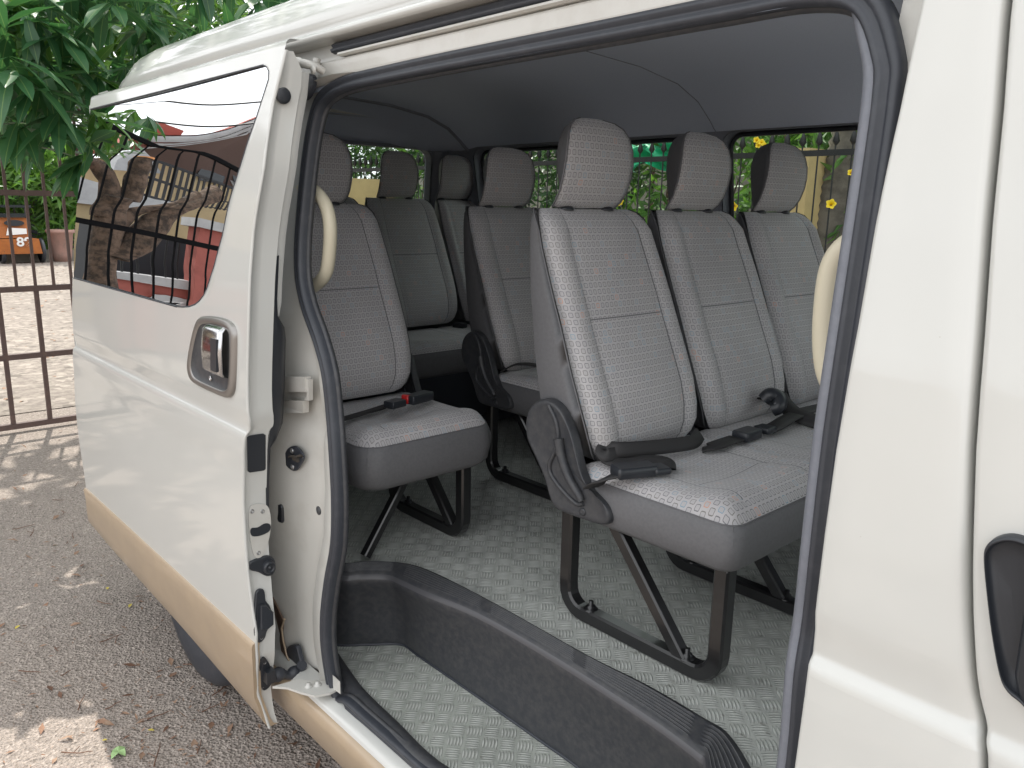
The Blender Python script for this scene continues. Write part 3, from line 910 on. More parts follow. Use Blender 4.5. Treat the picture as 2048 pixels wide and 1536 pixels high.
# white lower bracket
b = MB()
zb = .372
pl = [(545, 1377), (575, 1379), (600, 1388), (630, 1396), (660, 1390), (680, 1380), (678, 1366), (668, 1360), (650, 1366), (620, 1365), (596, 1362), (570, 1370)]
P = []
for q in pl:
    P.append(at(*q, Z=.405 - .0*0))
b.prism(P, (0, 0, .006))
b.prism([at(664, 1375, Z=.41), at(676, 1384, Z=.41), at(676, 1384, Z=.41)+Vector((0, 0, .035)), at(666, 1374, Z=.41)+Vector((0, 0, .035))], (.012, 0, 0))
b.build('lower_bracket', 'paint_jamb', van)
for q in ((617, 1373), (635, 1370)):
    b = MB(); b.lathe([(.010, 0), (.010, .003), (.006, .004), (.006, .009), (0, .010)], at(*q, Z=.411), (0, 0, 1), n=12); b.build('bolt', 'paint_jamb', van)
# upper roller arm
b = MB()
u = lambda x, y, o=0: atS(x, y, .02+o)
b.tube([u(585, 122, -.04), u(592, 125, -.05), u(612, 128, -.04), u(632, 133, -.02), u(648, 143, 0)], lambda t: .012-.004*t, n=10)
b.lathe([(.012, -.01), (.012, .01), (0, .012)], u(592, 125, -.055), (0, -1, 0), n=16)
b.tube([u(634, 118), u(631, 140)], .009, n=10)
b.lathe([(.010, 0), (.010, .004), (0, .005)], u(628, 140, -.03), (0, -1, 0), n=6)
b.build('upper_arm', 'paint_jamb', van)
b = MB(); b.prism([PF(*q, -.012) for q in ((545, 1190), (556, 1212), (569, 1240), (566, 1268), (573, 1310), (590, 1352), (565, 1356), (545, 1335))], (0, -.004, 0)); b.build('dark_gap_sheet', 'rust_brown', van)  # brown sheet in place of the dark, rusty gap by the pillar
b = MB(); b.tube([PF(*q, -.018) for q in ((569, 1238), (563, 1256), (566, 1278), (573, 1310), (592, 1352))], .003, n=6); b.build('flange_lip', 'paint_beige', van)
PF0 = PF
PF = lambda px, py, off=0.: PF0(px, py, off-.022)
lug('roller_housing', ((603, 155), (612, 147), (630, 150), (634, 165), (629, 185), (618, 200), (604, 200), (599, 190), (601, 170)), 'rubber', .014, ((610, 168),))
PF = PF0

# ================================================================ interior
# step well and ribbed step trim
rim_px = [(678, 1160), (720, 1159), (775, 1160), (803, 1171), (852, 1194), (955, 1237), (1104, 1323), (1292, 1445), (1393, 1520), (1407, 1536)]
back_px = [(681, 1129), (730, 1126), (775, 1127), (824, 1133), (880, 1154), (999, 1216), (1173, 1314), (1292, 1373), (1407, 1440), (1456, 1471), (1501, 1536)]
mat_px = [(667, 1291), (740, 1291), (803, 1291), (838, 1314), (964, 1401), (1083, 1485), (1152, 1534)]
rim = [at(x, y, Z=.628) for x, y in rim_px]
bk = [at(x, y, Z=.655) for x, y in back_px]
mt = [at(x, y, Z=.40) for x, y in mat_px]
0 and print('rim', [tuple(round(c, 2) for c in p) for p in rim]); 0 and print('back', [tuple(round(c, 2) for c in p) for p in bk]); 0 and print('mat', [tuple(round(c, 2) for c in p) for p in mt])
rim = [Vector((rim[0].x-.16, rim[0].y-.05, .628))] + rim + [Vector((-.66, 1.08, .628)), Vector((-.60, 1.0, .628)), Vector((-.50, .96, .628)), Vector((-.36, .95, .628))]
bk = [Vector((bk[0].x-.16, bk[0].y-.05, .655))] + bk + [Vector((-.52, 1.08, .655)), Vector((-.46, 1.04, .655)), Vector((-.36, 1.03, .655))]
mt = [Vector((mt[0].x-.12, mt[0].y-.06, .40))] + mt + [Vector((-.80, 1.155, .40)), Vector((-.70, 1.10, .40)), Vector((-.64, 1.0, .40)), Vector((-.52, .96, .40)), Vector((-.40, .95, .40))]
NR = 220
def rs(P):
    C = catmull(P, 5)
    return resample(C, NR)
rim, bk, mt = rs(rim), rs(bk), rs(mt)
def prof_pts(i):
    m_, r_, k_ = mt[i], rim[i], bk[i]
    out = [m_, m_+Vector((0, 0, .004))]
    o2 = (r_-k_); o2.z = 0; o2.normalize()
    # riser: slight concave, rounded nose
    base_in = m_.lerp(Vector((r_.x, r_.y, m_.z)), .25) - o2*.004
    out.append(base_in+Vector((0, 0, .03)))
    for t in (.3, .6, .85):
        p = m_.lerp(r_, t) - o2*(.010*sin(pi*t)); out.append(p)
    out += [r_-Vector((0, 0, .012)), r_, r_-o2*.006+Vector((0, 0, .012))]
    top0 = r_-o2*.014+Vector((0, 0, .018))
    # ribs across the tread
    tp = Vector((k_.x, k_.y, .662))
    seg = i % 40
    for t, h in [(0, 0)] + [((a//4)/8+.05+(0, .030, .045, .075)[a % 4], ((0, .0024, .0024, 0)[a % 4]) if seg > 4 else .0008) for a in range(0, 28)] + [(.97, 0)]:
        p = top0.lerp(tp, t); p.z += h; out.append(p)
    out.append(Vector((k_.x, k_.y, .652))-o2*.001)
    return out
b = MB(); b.grid([prof_pts(i) for i in range(NR)], mfun=lambda i, j: 2 if j == 7 else 1 if j >= 10 and (j-10) % 4 == 1 and j < 38 and i % 40 > 4 else 0)
b.build('step_trim', ['plastic_dark', 'plastic_worn', 'plastic_sheen'], van)
# lower mat of the step
b = MB()
outer = [at(x, y, Z=.396) for x, y in ((672, 1308), (700, 1345), (735, 1392), (800, 1455), (885, 1536))]
outer = [Vector((outer[0].x-.05, outer[0].y-.03, .396))]+outer+[Vector((-1.0, .985, .396)), Vector((-.5, .985, .396))]
fr_ = resample(catmull([Vector((p.x, p.y, 0)) for p in outer], 5), NR)
rows = [[Vector((a.x, a.y, .3985)), Vector((a.x*.7+c.x*.3, a.y*.7+c.y*.3, .399)), Vector((a.x*.3+c.x*.7, a.y*.3+c.y*.7, .4)), Vector((c.x, c.y, .4005))] for a, c in zip(fr_, mt)]
b.grid(rows)
b.build('step_mat', 'step_vinyl', van)
b = MB()
b.tube([p+Vector((0, 0, .003)) for p in mt], .0045, n=6)
b.build('mat_edging', 'rubber', van)
b = MB()
rows = []
for a in fr_:
    rows.append([(a.x-.0, a.y, .401), (a.x-.004, a.y-.004, .412), (a.x-.010, a.y-.018, .416), (a.x-.016, a.y-.034, .410), (a.x-.018, a.y-.045, .390)])
b.grid(rows)
b.build('sill_trim', 'plastic_dark', van)
# main floor with a slightly wavy vinyl sheet
b = MB()
edge = [(p.x, p.y) for p in bk]
def inside_y(x):
    # front edge of the floor at given x (behind the step trim)
    best = .98
    for a, c in zip(edge, edge[1:]):
        if (a[0]-x)*(c[0]-x) <= 0 and abs(a[0]-c[0]) > 1e-9:
            t = (x-a[0])/(c[0]-a[0]); best = max(best, a[1]+(c[1]-a[1])*t)
    return best-.002
xs_ = [XR+.03 + i*(.3-XR)/150 for i in range(151)]
rows = []
for x in xs_:
    y0 = inside_y(x) if edge[0][0] < x < edge[-1][0] else .98
    rows.append([(x, y0+(2.63-y0)*j/24, .65+.0022*sin(x*23+j*.9)*sin(j*1.3)) for j in range(25)])
b.grid(rows)
b.build('floor', 'floor_vinyl', van)
# under body so nothing shows below the floor
b = MB(); b.box((-1.2, 1.79, .30), (2.15, .78, .05)); b.build('underbody', 'plastic_black', van)

# headliner: section swept along x, closed at the rear
HL = [(.985, 1.872), (1.0, 1.90), (1.03, 1.95), (1.10, 2.0), (1.25, 2.04), (1.5, 2.065), (1.8, 2.075), (2.1, 2.06), (2.3, 2.03), (2.42, 1.985), (2.49, 1.935), (2.525, 1.905), (2.54, 1.895)]
b = MB(); rows = []
def hl(x, s=1.0, dz=0):
    out = []
    for y, z in HL:
        yy = 1.77+(y-1.77)*s
        out.append((x, yy, z-dz))
    return out
seamx = []
xsr = sorted([.4, .1, -.3, -.7, -1.3, -1.6, -2.1, -2.4, -2.7, -2.95] + [s+o for s in seamx for o in (-.006, -.003, 0, .003, .006)])
for x in reversed(xsr):
    dz = 0
    sc = 1.0
    for s in seamx:
        if abs(x-s) < .004: sc = 1.004; dz = -.003
    rows.append(hl(x, sc, dz))
for x, s, dz in ((-3.05, 1, .0), (-3.13, .999, .012), (-3.2, .995, .04), (-3.26, .985, .075), (-3.29, .97, .11), (-3.30, .96, .14)):
    rows.append([(px, py, max(pz, 1.872 if py < 1.5 else 1.88)) for px, py, pz in hl(x, s, dz)])
rows.append([(-3.345, py, 1.884) for px, py, pz in hl(0)])
b.grid(rows)
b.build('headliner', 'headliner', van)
b = MB()
for (x, y) in ((-1.28, 1.65), (-2.05, 1.6)):
    b = MB()
    b.lathe([(.055, 0), (.05, -.008), (.03, -.012), (0, -.012)], (x, y, 2.068), (0, 0, 1), n=24)
    b.build('ceiling_lamp', 'trim_grey', van)

# far side wall with three windows
def yfar(z): return interp([(.65, 2.64), (1.0, 2.65), (1.30, 2.64), (1.6, 2.60), (1.895, 2.545), (1.95, 2.53)], z)
WINS = [(-1.70, -.45, 1.34, 1.893), (-2.36, -1.80, 1.34, 1.888), (-3.09, -2.46, 1.34, 1.884)]
def rr(x0, x1, z0, z1, r, n=5):
    out = []
    for cx, cz, a0 in ((x1-r, z1-r, 0), (x0+r, z1-r, 90), (x0+r, z0+r, 180), (x1-r, z0+r, 270)):
        for k in range(n+1):
            a = radians(a0+90*k/n); out.append((cx+r*cos(a), cz+r*sin(a)))
    return out
def wall_with_holes(name, outer, holes, fn, m, parent, thick, rev_mat=None):
    # outer rect x0,x1,z0,z1 in a plane, bridged with bmesh fill
    bm = bmesh.new()
    def loop(pts):
        vs = [bm.verts.new((x, 0, z)) for x, z in pts]
        return [bm.edges.new((vs[i], vs[(i+1) % len(vs)])) for i in range(len(vs))]
    x0, x1, z0, z1 = outer
    op = []
    nx, nz_ = 30, 10
    op += [(x0+(x1-x0)*i/nx, z0) for i in range(nx)] + [(x1, z0+(z1-z0)*i/nz_) for i in range(nz_)] + [(x1-(x1-x0)*i/nx, z1) for i in range(nx)] + [(x0, z1-(z1-z0)*i/nz_) for i in range(nz_)]
    ed = loop(op)
    HP = [rr(*h, .055) for h in holes]
    for h in HP: ed += loop(h)
    bmesh.ops.triangle_fill(bm, use_beauty=True, use_dissolve=False, edges=ed)
    for zc in (1.0, 1.3, 1.45, 1.6, 1.75):
        if z0 < zc < z1:
            bmesh.ops.bisect_plane(bm, geom=bm.verts[:]+bm.edges[:]+bm.faces[:], plane_co=(0, 0, zc), plane_no=(0, 0, 1))
    b = MB()
    idx = {v: i for i, v in enumerate(bm.verts)}
    b.v = [fn(v.co.x, v.co.z, 0) for v in bm.verts]
    for f in bm.faces: b.quad([idx[v] for v in f.verts], 0, None, False)
    for h in HP:
        h2 = h+[h[0]]
        b.grid([[fn(x, z, 0) for x, z in h2], [fn(x, z, -.006) for x, z in h2], [fn(x, z, .0) for x, z in h2], [fn(x, z, thick) for x, z in h2]], 0)
    bm.free()
    o = b.build(name, m, parent)
    return o, HP
side, HP = wall_with_holes('far_side_wall', (-3.36, .35, .64, 1.90), WINS, lambda x, z, o: (x, yfar(z)+o, z), 'trim_grey', van, .055)
for h, (x0, x1, z0, z1) in zip(HP, WINS):
    b = MB()
    zz = zs(z0-.01, z1+.01, 12)
    b.grid([[(x0-.01, yfar(z)+.05, z), (x1+.01, yfar(z)+.05, z)] for z in zz])
    b.build('window', 'glass_clear', side)
    b = MB()
    P = [Vector((x, yfar(z)+.045, z)) for x, z in rr(x0+.008, x1-.008, z0+.008, z1-.008, .05)]
    b.tube(P, .009, n=6, closed=True)
    b.build('window_seal', 'plastic_black', side)
# outer skin of the far side (seen only from elsewhere)
b = MB()
for x0, x1 in ((-3.42, -3.11), (-2.44, -2.38), (-1.78, -1.72), (-.43, .4)):
    b.grid([[(x0, 3.58-yb(z)+.0, z), (x1, 3.58-yb(z), z)] for z in zs(1.30, 1.955, 8)])
b.grid([[(-3.42, 3.58-yb(z), z), (1.2, 3.58-yb(z), z)] for z in zs(.28, 1.32, 16)])
b.grid([[(-3.42, 3.58-yb(z), z), (1.2, 3.58-yb(z), z)] for z in (1.90, 1.955)])
b.build('far_skin', 'paint_white', van)

# rear wall with the tailgate window
def frear(y, z, o): return (-3.36+max(0, z-1.3)*.10-o, y, z)
rear, HPr = wall_with_holes('tailgate', (1.0, 2.62, .64, 1.90), [(1.18, 2.46, 1.40, 1.885)], frear, 'trim_grey', van, .05)
b = MB(); b.grid([[frear(y, z, .045) for y in (1.1, 2.5)] for z in (1.36, 1.6, 1.9)]); b.build('window', 'glass_clear', rear)
b = MB(); b.grid([[(XR-.004+max(0, z-1.3)*.1, y, z) for y in (.87, 1.79, 2.72)] for z in (.35, .7, 1.05, 1.37)]); b.grid([[(XR-.004+max(0, z-1.3)*.1, y, z) for y in (.93, 2.65)] for z in (1.90, 1.955)])
b.build('rear_skin', 'paint_white', van)
# rear corner pillar trim, rounding the join of wall and headliner
b = MB()
rows = []
for z in zs(.65, 1.93, 12):
    rows.append([frear(2.47, z, -.004), frear(2.53, z, -.02), (-3.28+max(0, z-1.3)*.1, yfar(z)-.03, z), (-3.18, yfar(z)-.008, z), (-3.12, yfar(z)-.006, z)])
b.grid(rows); b.build('corner_trim', 'trim_grey', van)
b = MB()
for k, (x, rr_) in enumerate(((-3.12, .0),)):
    pth = [Vector((x, y, z-.01)) for y, z in HL[4:]]
    b.tube(pth, .010, n=8)
b.build('ceiling_bow', 'trim_grey', van)
for x in (-1.72,):
    b = MB(); b.tube([Vector((x, y, z-.0008)) for y, z in HL[6:]], .0016, n=6); b.build('ceiling_seam', 'trim_grey', van)
# near side wall behind the doorway
b = MB()
b.grid([[(-3.34, yb(z)+.10, z), (-2.4, yb(z)+.10, z), (-1.95, yb(z)+.085, z)] for z in zs(.65, 1.90, 12)])
b.build('near_side_wall', 'trim_grey', van)
b = MB()   # lining between doorway and near wall
rows = []
for z in zs(.42, 1.87, 24):
    xs = sealx_rear(min(max(z, .41), 1.86))
    rows.append([(xs+.0, yb(z)+SEALOFF+.012, z), (xs-.015, yb(z)+SEALOFF+.022, z), (xs-.08, max(.975, yb(z)+.075), z), (-1.95, max(.985, yb(z)+.08), z)])
b.grid(rows); b.build('pillar_lining', 'trim_grey', van)
# front bulkhead and cab (closed shell with a windscreen)
b = MB()
b.grid([[(.3, y, z) for y in (.96, 1.8, 2.62)] for z in (.3, .65)])
b.grid([[(.3, y, .65) for y in (.96, 2.62)], [(1.25, y, .65) for y in (1.0, 2.58)], [(1.3, y, 1.25) for y in (1.0, 2.58)]])
b.grid([[(1.2, y, 1.25) for y in (.95, 2.63)], [(1.62, y, 1.15) for y in (1.0, 2.58)], [(1.7, y, .5) for y in (1.0, 2.58)], [(1.6, y, .3) for y in (1.0, 2.58)]])
b.build('cab_front', 'paint_white', van)
b = MB(); b.grid([[(1.5, y, 1.17) for y in (.98, 2.6)], [(1.05, y, 1.95) for y in (1.05, 2.53)]]); b.build('windscreen', 'glass_clear', van)
# headliner over cab
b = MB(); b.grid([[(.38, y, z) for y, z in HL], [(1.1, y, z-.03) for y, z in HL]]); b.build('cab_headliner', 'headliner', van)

# grab handles
b = MB()
gh = [(618, 378), (634, 386), (652, 412), (660, 450), (659, 500), (652, 545), (634, 568), (616, 577)]
b.tube(catmull([at(gh[0][0], gh[0][1], Y=1.0)+Vector((-.07, -.015, .003))]+[at(x, y, Y=1.0) for x, y in gh]+[at(gh[-1][0], gh[-1][1], Y=1.0)+Vector((-.07, -.015, -.003))], 4), lambda t: .0165-.003*abs(2*t-1)**3, n=12)
b.build('grab_handle', 'cream_plastic', van)
b = MB()
gh = [(1715, 480), (1688, 496), (1665, 535), (1654, 600), (1650, 680), (1657, 745), (1680, 790), (1705, 800)]
P = catmull([at(x, y, Y=1.06) for x, y in gh], 4)
b.tube(P, lambda t: .017-.003*abs(2*t-1)**3, n=12)
b.build('grab_handle', 'cream_plastic', van)

# ================================================================ seats (modelled in the first row, then copied)
ZF = .65
def backrest(b, y0, y1, dx=0.0, top=1.605, grow=0.0):
    yc, hw = (y0+y1)/2, (y1-y0)/2
    # z, front seam x, rear x, half width scale
    T = [(1.052, -1.150, -1.25, .72), (1.062, -1.142, -1.28, .80), (1.080, -1.140, -1.30, .87), (1.11, -1.144, -1.314, .93), (1.15, -1.152, -1.318, .97), (1.205, -1.170, -1.328, .995), (1.26, -1.192, -1.338, 1.0), (1.311, -1.212, -1.348, .995), (1.37, -1.236, -1.357, .985), (1.418, -1.256, -1.364, .985), (1.48, -1.283, -1.372, .97), (1.53, -1.305, -1.378, .955), (1.568, -1.320, -1.382, .935), (1.594, -1.332, -1.386, .905), (1.610, -1.345, -1.388, .855), (1.618, -1.360, -1.386, .78)]
    nu = 33
    rows = []; uvs = []; seams = []
    vlen = 0; pz = None
    for z, xf, xr, ws in T:
        if pz: vlen += sqrt((z-pz[0])**2+(xf-pz[1])**2)
        pz = (z, xf)
        row, ur, sr = [], [], []
        w = hw*ws
        endf = min(1, (1.618-z)/.05, (z-1.045)/.06)
        # front: nu points from +y side to -y side, then back
        for k in range(nu):
            u = -1+2*k/(nu-1)
            au = abs(u)
            bol = .009*math.exp(-((au-.80)/.13)**2)*endf
            lum = .010*(1-au**2)*endf*(1 + .8*math.exp(-((z-1.2)/.08)**2))
            groove = -.007*math.exp(-((au-.635)/.018)**2)*endf
            hs = -.006*math.exp(-((z-1.37)/.007)**2)*(1 if au < .62 else 0)
            edge = -.020*max(0, (au-.86)/.14)**2
            row.append((xf+dx+.012*endf+bol+lum+groove+hs+edge, yc+u*w, z))
            arc = (arc + sqrt((row[-1][0]-row[-2][0])**2+(row[-1][1]-row[-2][1])**2)) if k else 0
            ur.append((arc-w+yc*3.1, vlen+.02)); sr.append(((au-.635)*w, 1.0 if au > .63 else z-1.37))
        row += [(xf+dx-.004-.0*0, yc+w*1.0, z), (xf+dx-.3*(xf-xr), yc+w*1.0, z), (xr+dx+.02, yc+w*.97, z), (xr+dx+.003, yc+w*.90, z), (xr+dx-.004, yc+w*.5, z), (xr+dx-.004, yc-w*.5, z), (xr+dx+.003, yc-w*.90, z), (xr+dx+.02, yc-w*.97, z), (xf+dx-.3*(xf-xr), yc-w*1.0, z), (xf+dx-.004, yc-w, z)]
        ur += [(0, 0)]*10; sr += [(1, 1)]*10
        rows.append(row); uvs.append(ur); seams.append(sr)
    b.grid(rows, closed=True, uvs=uvs, seams=seams, mfun=lambda i, j: 0 if j < nu-1 else 1)
    # top and bottom caps
    b.poly(rows[-1], 0, smooth=True); b.poly(rows[0], 1)
    # piping along the side seams
    for j in (0, nu-1):
        b.tube([Vector(rows[i][j])+Vector((-.002, 0, 0)) for i in range(len(rows))], .0022, 1, n=5)
def rrpt(u, v, ax, ay, r):
    m_ = max(abs(u), abs(v))
    if m_ < 1e-6: return 0, 0
    px, py = u/m_*ax, v/m_*ay
    ix, iy = max(-ax+r, min(ax-r, px)), max(-ay+r, min(ay-r, py))
    d = sqrt((px-ix)**2+(py-iy)**2)
    if d > 1e-9: px, py = ix+(px-ix)/d*r, iy+(py-iy)/d*r
    return px*m_, py*m_
def cushion(b, x0, x1, y0, y1, n_seats, zseam=1.030, zbot=.925, r=.05, dip=.016, front_drop=.0):
    cx, cy, ax, ay = (x0+x1)/2, (y0+y1)/2, (x1-x0)/2, (y1-y0)/2
    NX_, NY_ = 28, 26*n_seats if n_seats < 3 else 60
    rows, uvs, seams = [], [], []
    sw = (y1-y0)/n_seats
    for i in range(NX_+1):
        u = -1+2*i/NX_
        row, ur, sr = [], [], []
        for j in range(NY_+1):
            v = -1+2*j/NY_
            # denser near the edge
            uu = math.copysign(1-(1-abs(u))**1.35, u); vv = math.copysign(1-(1-abs(v))**1.35, v)
            px, py = rrpt(uu, vv, ax, ay, r)
            x, y = cx+px, cy+py
            m_ = max(abs(uu), abs(vv))
            d = min(ax-abs(px), ay-abs(py)) if not (abs(px) > ax-r and abs(py) > ay-r) else r-sqrt((abs(px)-ax+r)**2+(abs(py)-ay+r)**2)
            e = 1-math.exp(-max(0, d)/.018)
            h =   .026*e + .006*(1-math.exp(-max(0, d)/.06))
            # seat dishes
            ly = ((y-y0) % sw)/sw-.5
            lx = (x-x0)/(x1-x0)
            dish = math.exp(-(ly/.25)**2)*math.exp(-((lx-.52)/.26)**2)
            h -= dip*dish*e
            h += .012*math.exp(-((lx-.86)/.10)**2)*e      # thigh roll
            g1 = abs(abs(ly)-.31)
            if lx < .93: h -= .0045*math.exp(-(g1/.012)**2)*e
            g2 = abs(lx-.66)
            if abs(ly) < .31: h -= .0045*math.exp(-(g2/.018)**2)*e
            if n_seats > 1: h -= .010*math.exp(-((.5-abs(ly))/.03)**2)*e*(1 if sw*.4 < y-y0 < (y1-y0)-sw*.4 else 0)
            row.append((x, y, zseam+h-front_drop*max(0, lx-.7)))
            ur.append((y, x)); sr.append(((abs(ly)-.31)*sw if lx < .93 else 1, (lx-.66)*(x1-x0) if abs(ly) < .31 else 1))
        rows.append(row); uvs.append(ur); seams.append(sr)
    b.grid(rows, 0, uvs=uvs, seams=seams)
    per = rows[0][:-1] + [r_[-1] for r_ in rows[:-1]] + rows[-1][:0:-1] + [r_[0] for r_ in rows[:0:-1]]
    c = Vector((cx, cy, 0))
    def ring(dz, s):
        out = []
        for p in per:
            q = Vector(p); d = Vector((q.x-cx, q.y-cy, 0)); L = Vector((d.x/ax, d.y/ay, 0))
            out.append((q.x+L.x*s, q.y+L.y*s, (zseam-front_drop if False else p[2]*0+zseam)+dz if dz else p[2]))
        return out
    zz = [(0, 0), (-.002, .003), (-.02, .010), ((zbot-zseam)*.5, .013), ((zbot-zseam)*.85, .006), (zbot-zseam, -.012), (zbot-zseam-.006, -.05)]
    b.grid([ring(dz, s) for dz, s in zz], 1, closed=True)
    b.poly(ring(zbot-zseam-.006, -.05), 1)
    b.tube([Vector(p) for p in ring(-.001, .002)], .0019, 1, n=5, closed=True)
    for sy in (-1, 1):
        k_ = r*.293
        b.tube([Vector((x1-k_+o, cy+sy*(ay-k_+o), zseam-dz)) for dz, o in ((.002, .003), (.03, .0105), (.06, .011), (zseam-zbot, -.008))], .0016, 1, n=5)
def headrest(b, yc, dx=0.0, dz=0.0, s=1.0, sh=1.0):
    #  z, front half width, front x, depth
    yc -= .018; dx -= .024; sh *= .975; dz -= .007
    T = [(1.627, .104, -1.342, .030), (1.630, .113, -1.335, .040), (1.643, .117, -1.322, .058), (1.665, .119, -1.308, .078), (1.70, .120, -1.296, .098), (1.735, .119, -1.290, .110), (1.768, .115, -1.290, .112), (1.797, .107, -1.295, .102), (1.818, .093, -1.303, .085), (1.831, .071, -1.313, .062), (1.838, .040, -1.325, .035)]
    rows, uvs = [], []
    nf = 13
    for z, w, xf, d in T:
        z = 1.634+(z-1.634)*sh
        w *= s
        row, ur = [], []
        for k in range(nf):
            u = -1+2*k/(nf-1)
            row.append((xf+dx+.012*(1-u*u), yc+u*w, z+dz)); ur.append((u*w+yc*2.3, z))
        bw = w*.38
        row += [(xf+dx-d*.22, yc+w*.84, z+dz), (xf+dx-d*.6, yc+w*.56, z+dz), (xf+dx-d*.92, yc+bw, z+dz), (xf+dx-d, yc+bw*.6, z+dz), (xf+dx-d, yc-bw*.6, z+dz), (xf+dx-d*.92, yc-bw, z+dz), (xf+dx-d*.6, yc-w*.56, z+dz), (xf+dx-d*.22, yc-w*.84, z+dz)]
        ur += [(0, 0)]*8
        rows.append(row); uvs.append(ur)
    b.grid(rows, closed=True, uvs=uvs, mfun=lambda i, j: 0 if j < nf-1 else 1)
    b.poly(rows[-1], 0, smooth=True); b.poly(rows[0], 1)
    for j in (0, nf-1): b.tube([Vector(rows[i][j]) for i in range(len(rows))], .0022, 1, n=5)
def posts(yc, parent, dx=0.0):
    for k in (-1, 1):
        b = MB()
        y = yc-.012+k*.072
        b.lathe([(.020, 0), (.021, .005), (.016, .009), (.008, .011), (.008, .04)], (-1.362+dx, y, 1.614), (0, 0, 1), n=18)
        b.build('headrest_post', 'plastic_black', parent)
SQ = [(-.015, -.015), (.015, -.015), (.015, .015), (-.015, .015)]
SQr = [(-.018, -.013), (-.013, -.018), (.013, -.018), (.018, -.013), (.018, .013), (.013, .018), (-.013, .018), (-.018, .013)]
def ulegs(y, parent, name='leg', xr=-1.232, xf=-.805, ztop=.93, brace=True):
    b = MB()
    z0 = ZF+.018; r = .055
    P = [Vector((xr, y, ztop)), Vector((xr, y, z0+r+.01))]
    for k in range(1, 7):
        a = radians(180+15*k); P.append(Vector((xr+r+r*cos(a), y, z0+r+r*sin(a))))
    for k in range(0, 7):
        a = radians(270+15*k); P.append(Vector((xf-r+r*cos(a), y, z0+r+r*sin(a))))
    P += [Vector((xf, y, ztop))]
    b.tube(P, .016, sq=SQr, up=Vector((0, 1, 0)))
    if brace: b.tube([Vector((-1.10, y, ztop)), Vector((-.890, y, z0+.01))], .014, sq=[(u*.85, v*.85) for u, v in SQr], up=Vector((0, 1, 0)))
    for x in (xr+.075, xf-.075):
        b.lathe([(.018, .018), (.018, .022), (.011, .022), (.011, .030), (.006, .031), (.006, .042), (0, .043)], (x, y, ZF+.014), (0, 0, 1), n=10)
    return b.build(name, 'steel_black', parent)
def recliner(y, parent, side=-1, th=.02):
    o = []
    pl = [(-1.322, 1.10), (-1.322, 1.135), (-1.308, 1.165), (-1.280, 1.186), (-1.248, 1.192), (-1.215, 1.180), (-1.188, 1.150), (-1.170, 1.118), (-1.157, 1.085), (-1.140, 1.045), (-1.118, 1.018), (-1.082, 1.000), (-1.060, .985), (-1.052, .965), (-1.062, .948), (-1.10, .940), (-1.205, .938), (-1.232, .955), (-1.252, .998), (-1.285, 1.045), (-1.310, 1.075)]
    C = [Vector((p.x, 0, p.z)) for p in catmull([Vector((a, 0, c)) for a, c in pl], 3, closed=True)]
    cc = sum(C, Vector())/len(C)
    def lay(k, oy): return [cc.lerp(p, k)+Vector((0, y+side*oy, 0)) for p in C]
    b = MB()
    b.grid([lay(1.0, -.004), lay(1.0, th*.55), lay(.985, th*.85), lay(.955, th), lay(.90, th*.93), lay(.3, th*.93)], closed=True)
    b.poly(lay(.3, th*.93), smooth=True)
    # raised lip and lever
    lip = catmull([Vector((-1.245, 0, 1.180)), Vector((-1.222, 0, 1.150)), Vector((-1.212, 0, 1.112)), Vector((-1.222, 0, 1.075)), Vector((-1.236, 0, 1.045)), Vector((-1.232, 0, 1.02)), Vector((-1.195, 0, .992)), Vector((-1.150, 0, .972)), Vector((-1.128, 0, .978))], 4)
    b.tube([p+Vector((0, y+side*th, 0)) for p in lip], .0055, n=8)
    lev = catmull([Vector((-1.206, 0, 1.112)), Vector((-1.196, 0, 1.075)), Vector((-1.170, 0, 1.03)), Vector((-1.138, 0, .998)), Vector((-1.130, 0, .985))], 4)
    b.tube([p+Vector((0, y+side*(th+.006), 0)) for p in lev], lambda t: .012-.004*t, n=10)
    b.lathe([(.009, 0), (.009, .003), (.005, .004), (0, .003)], (-1.13, y+side*th*.9, .958), (0, side, 0), n=12)
    return b.build('recliner_cover', 'plastic_dark', parent)
def ribbon(b, pts, w, nrm=None, th=.0018, mi=0, up=Vector((0, 0, 1)), tw=None):
    P = catmull(pts, 6)
    rows = []
    for i, p in enumerate(P):
        t = P[min(i+1, len(P)-1)]-P[max(i-1, 0)]; t.normalize()
        u = up if not tw else up.lerp(tw, i/(len(P)-1)).normalized()
        s = t.cross(u)
        if s.length < .15: s = Vector((0, 1, 0))
        s.normalize(); n_ = s.cross(t)
        rows.append([p+s*w/2+n_*th, p+s*w/6+n_*th*1.6, p-s*w/6+n_*th*1.6, p-s*w/2+n_*th, p-s*w/2-n_*th, p+s*w/2-n_*th])
    b.grid(rows, mi, closed=True)
def rbox(name, c, h, ang, m, parent, tilt=0, bev=.006, red=False):
    b = MB(); R = Matrix.Rotation(ang, 3, 'Z') @ Matrix.Rotation(tilt, 3, 'Y')
    b.box(c, h, 0, R, bev)
    o = b.build(name, m, parent); return o
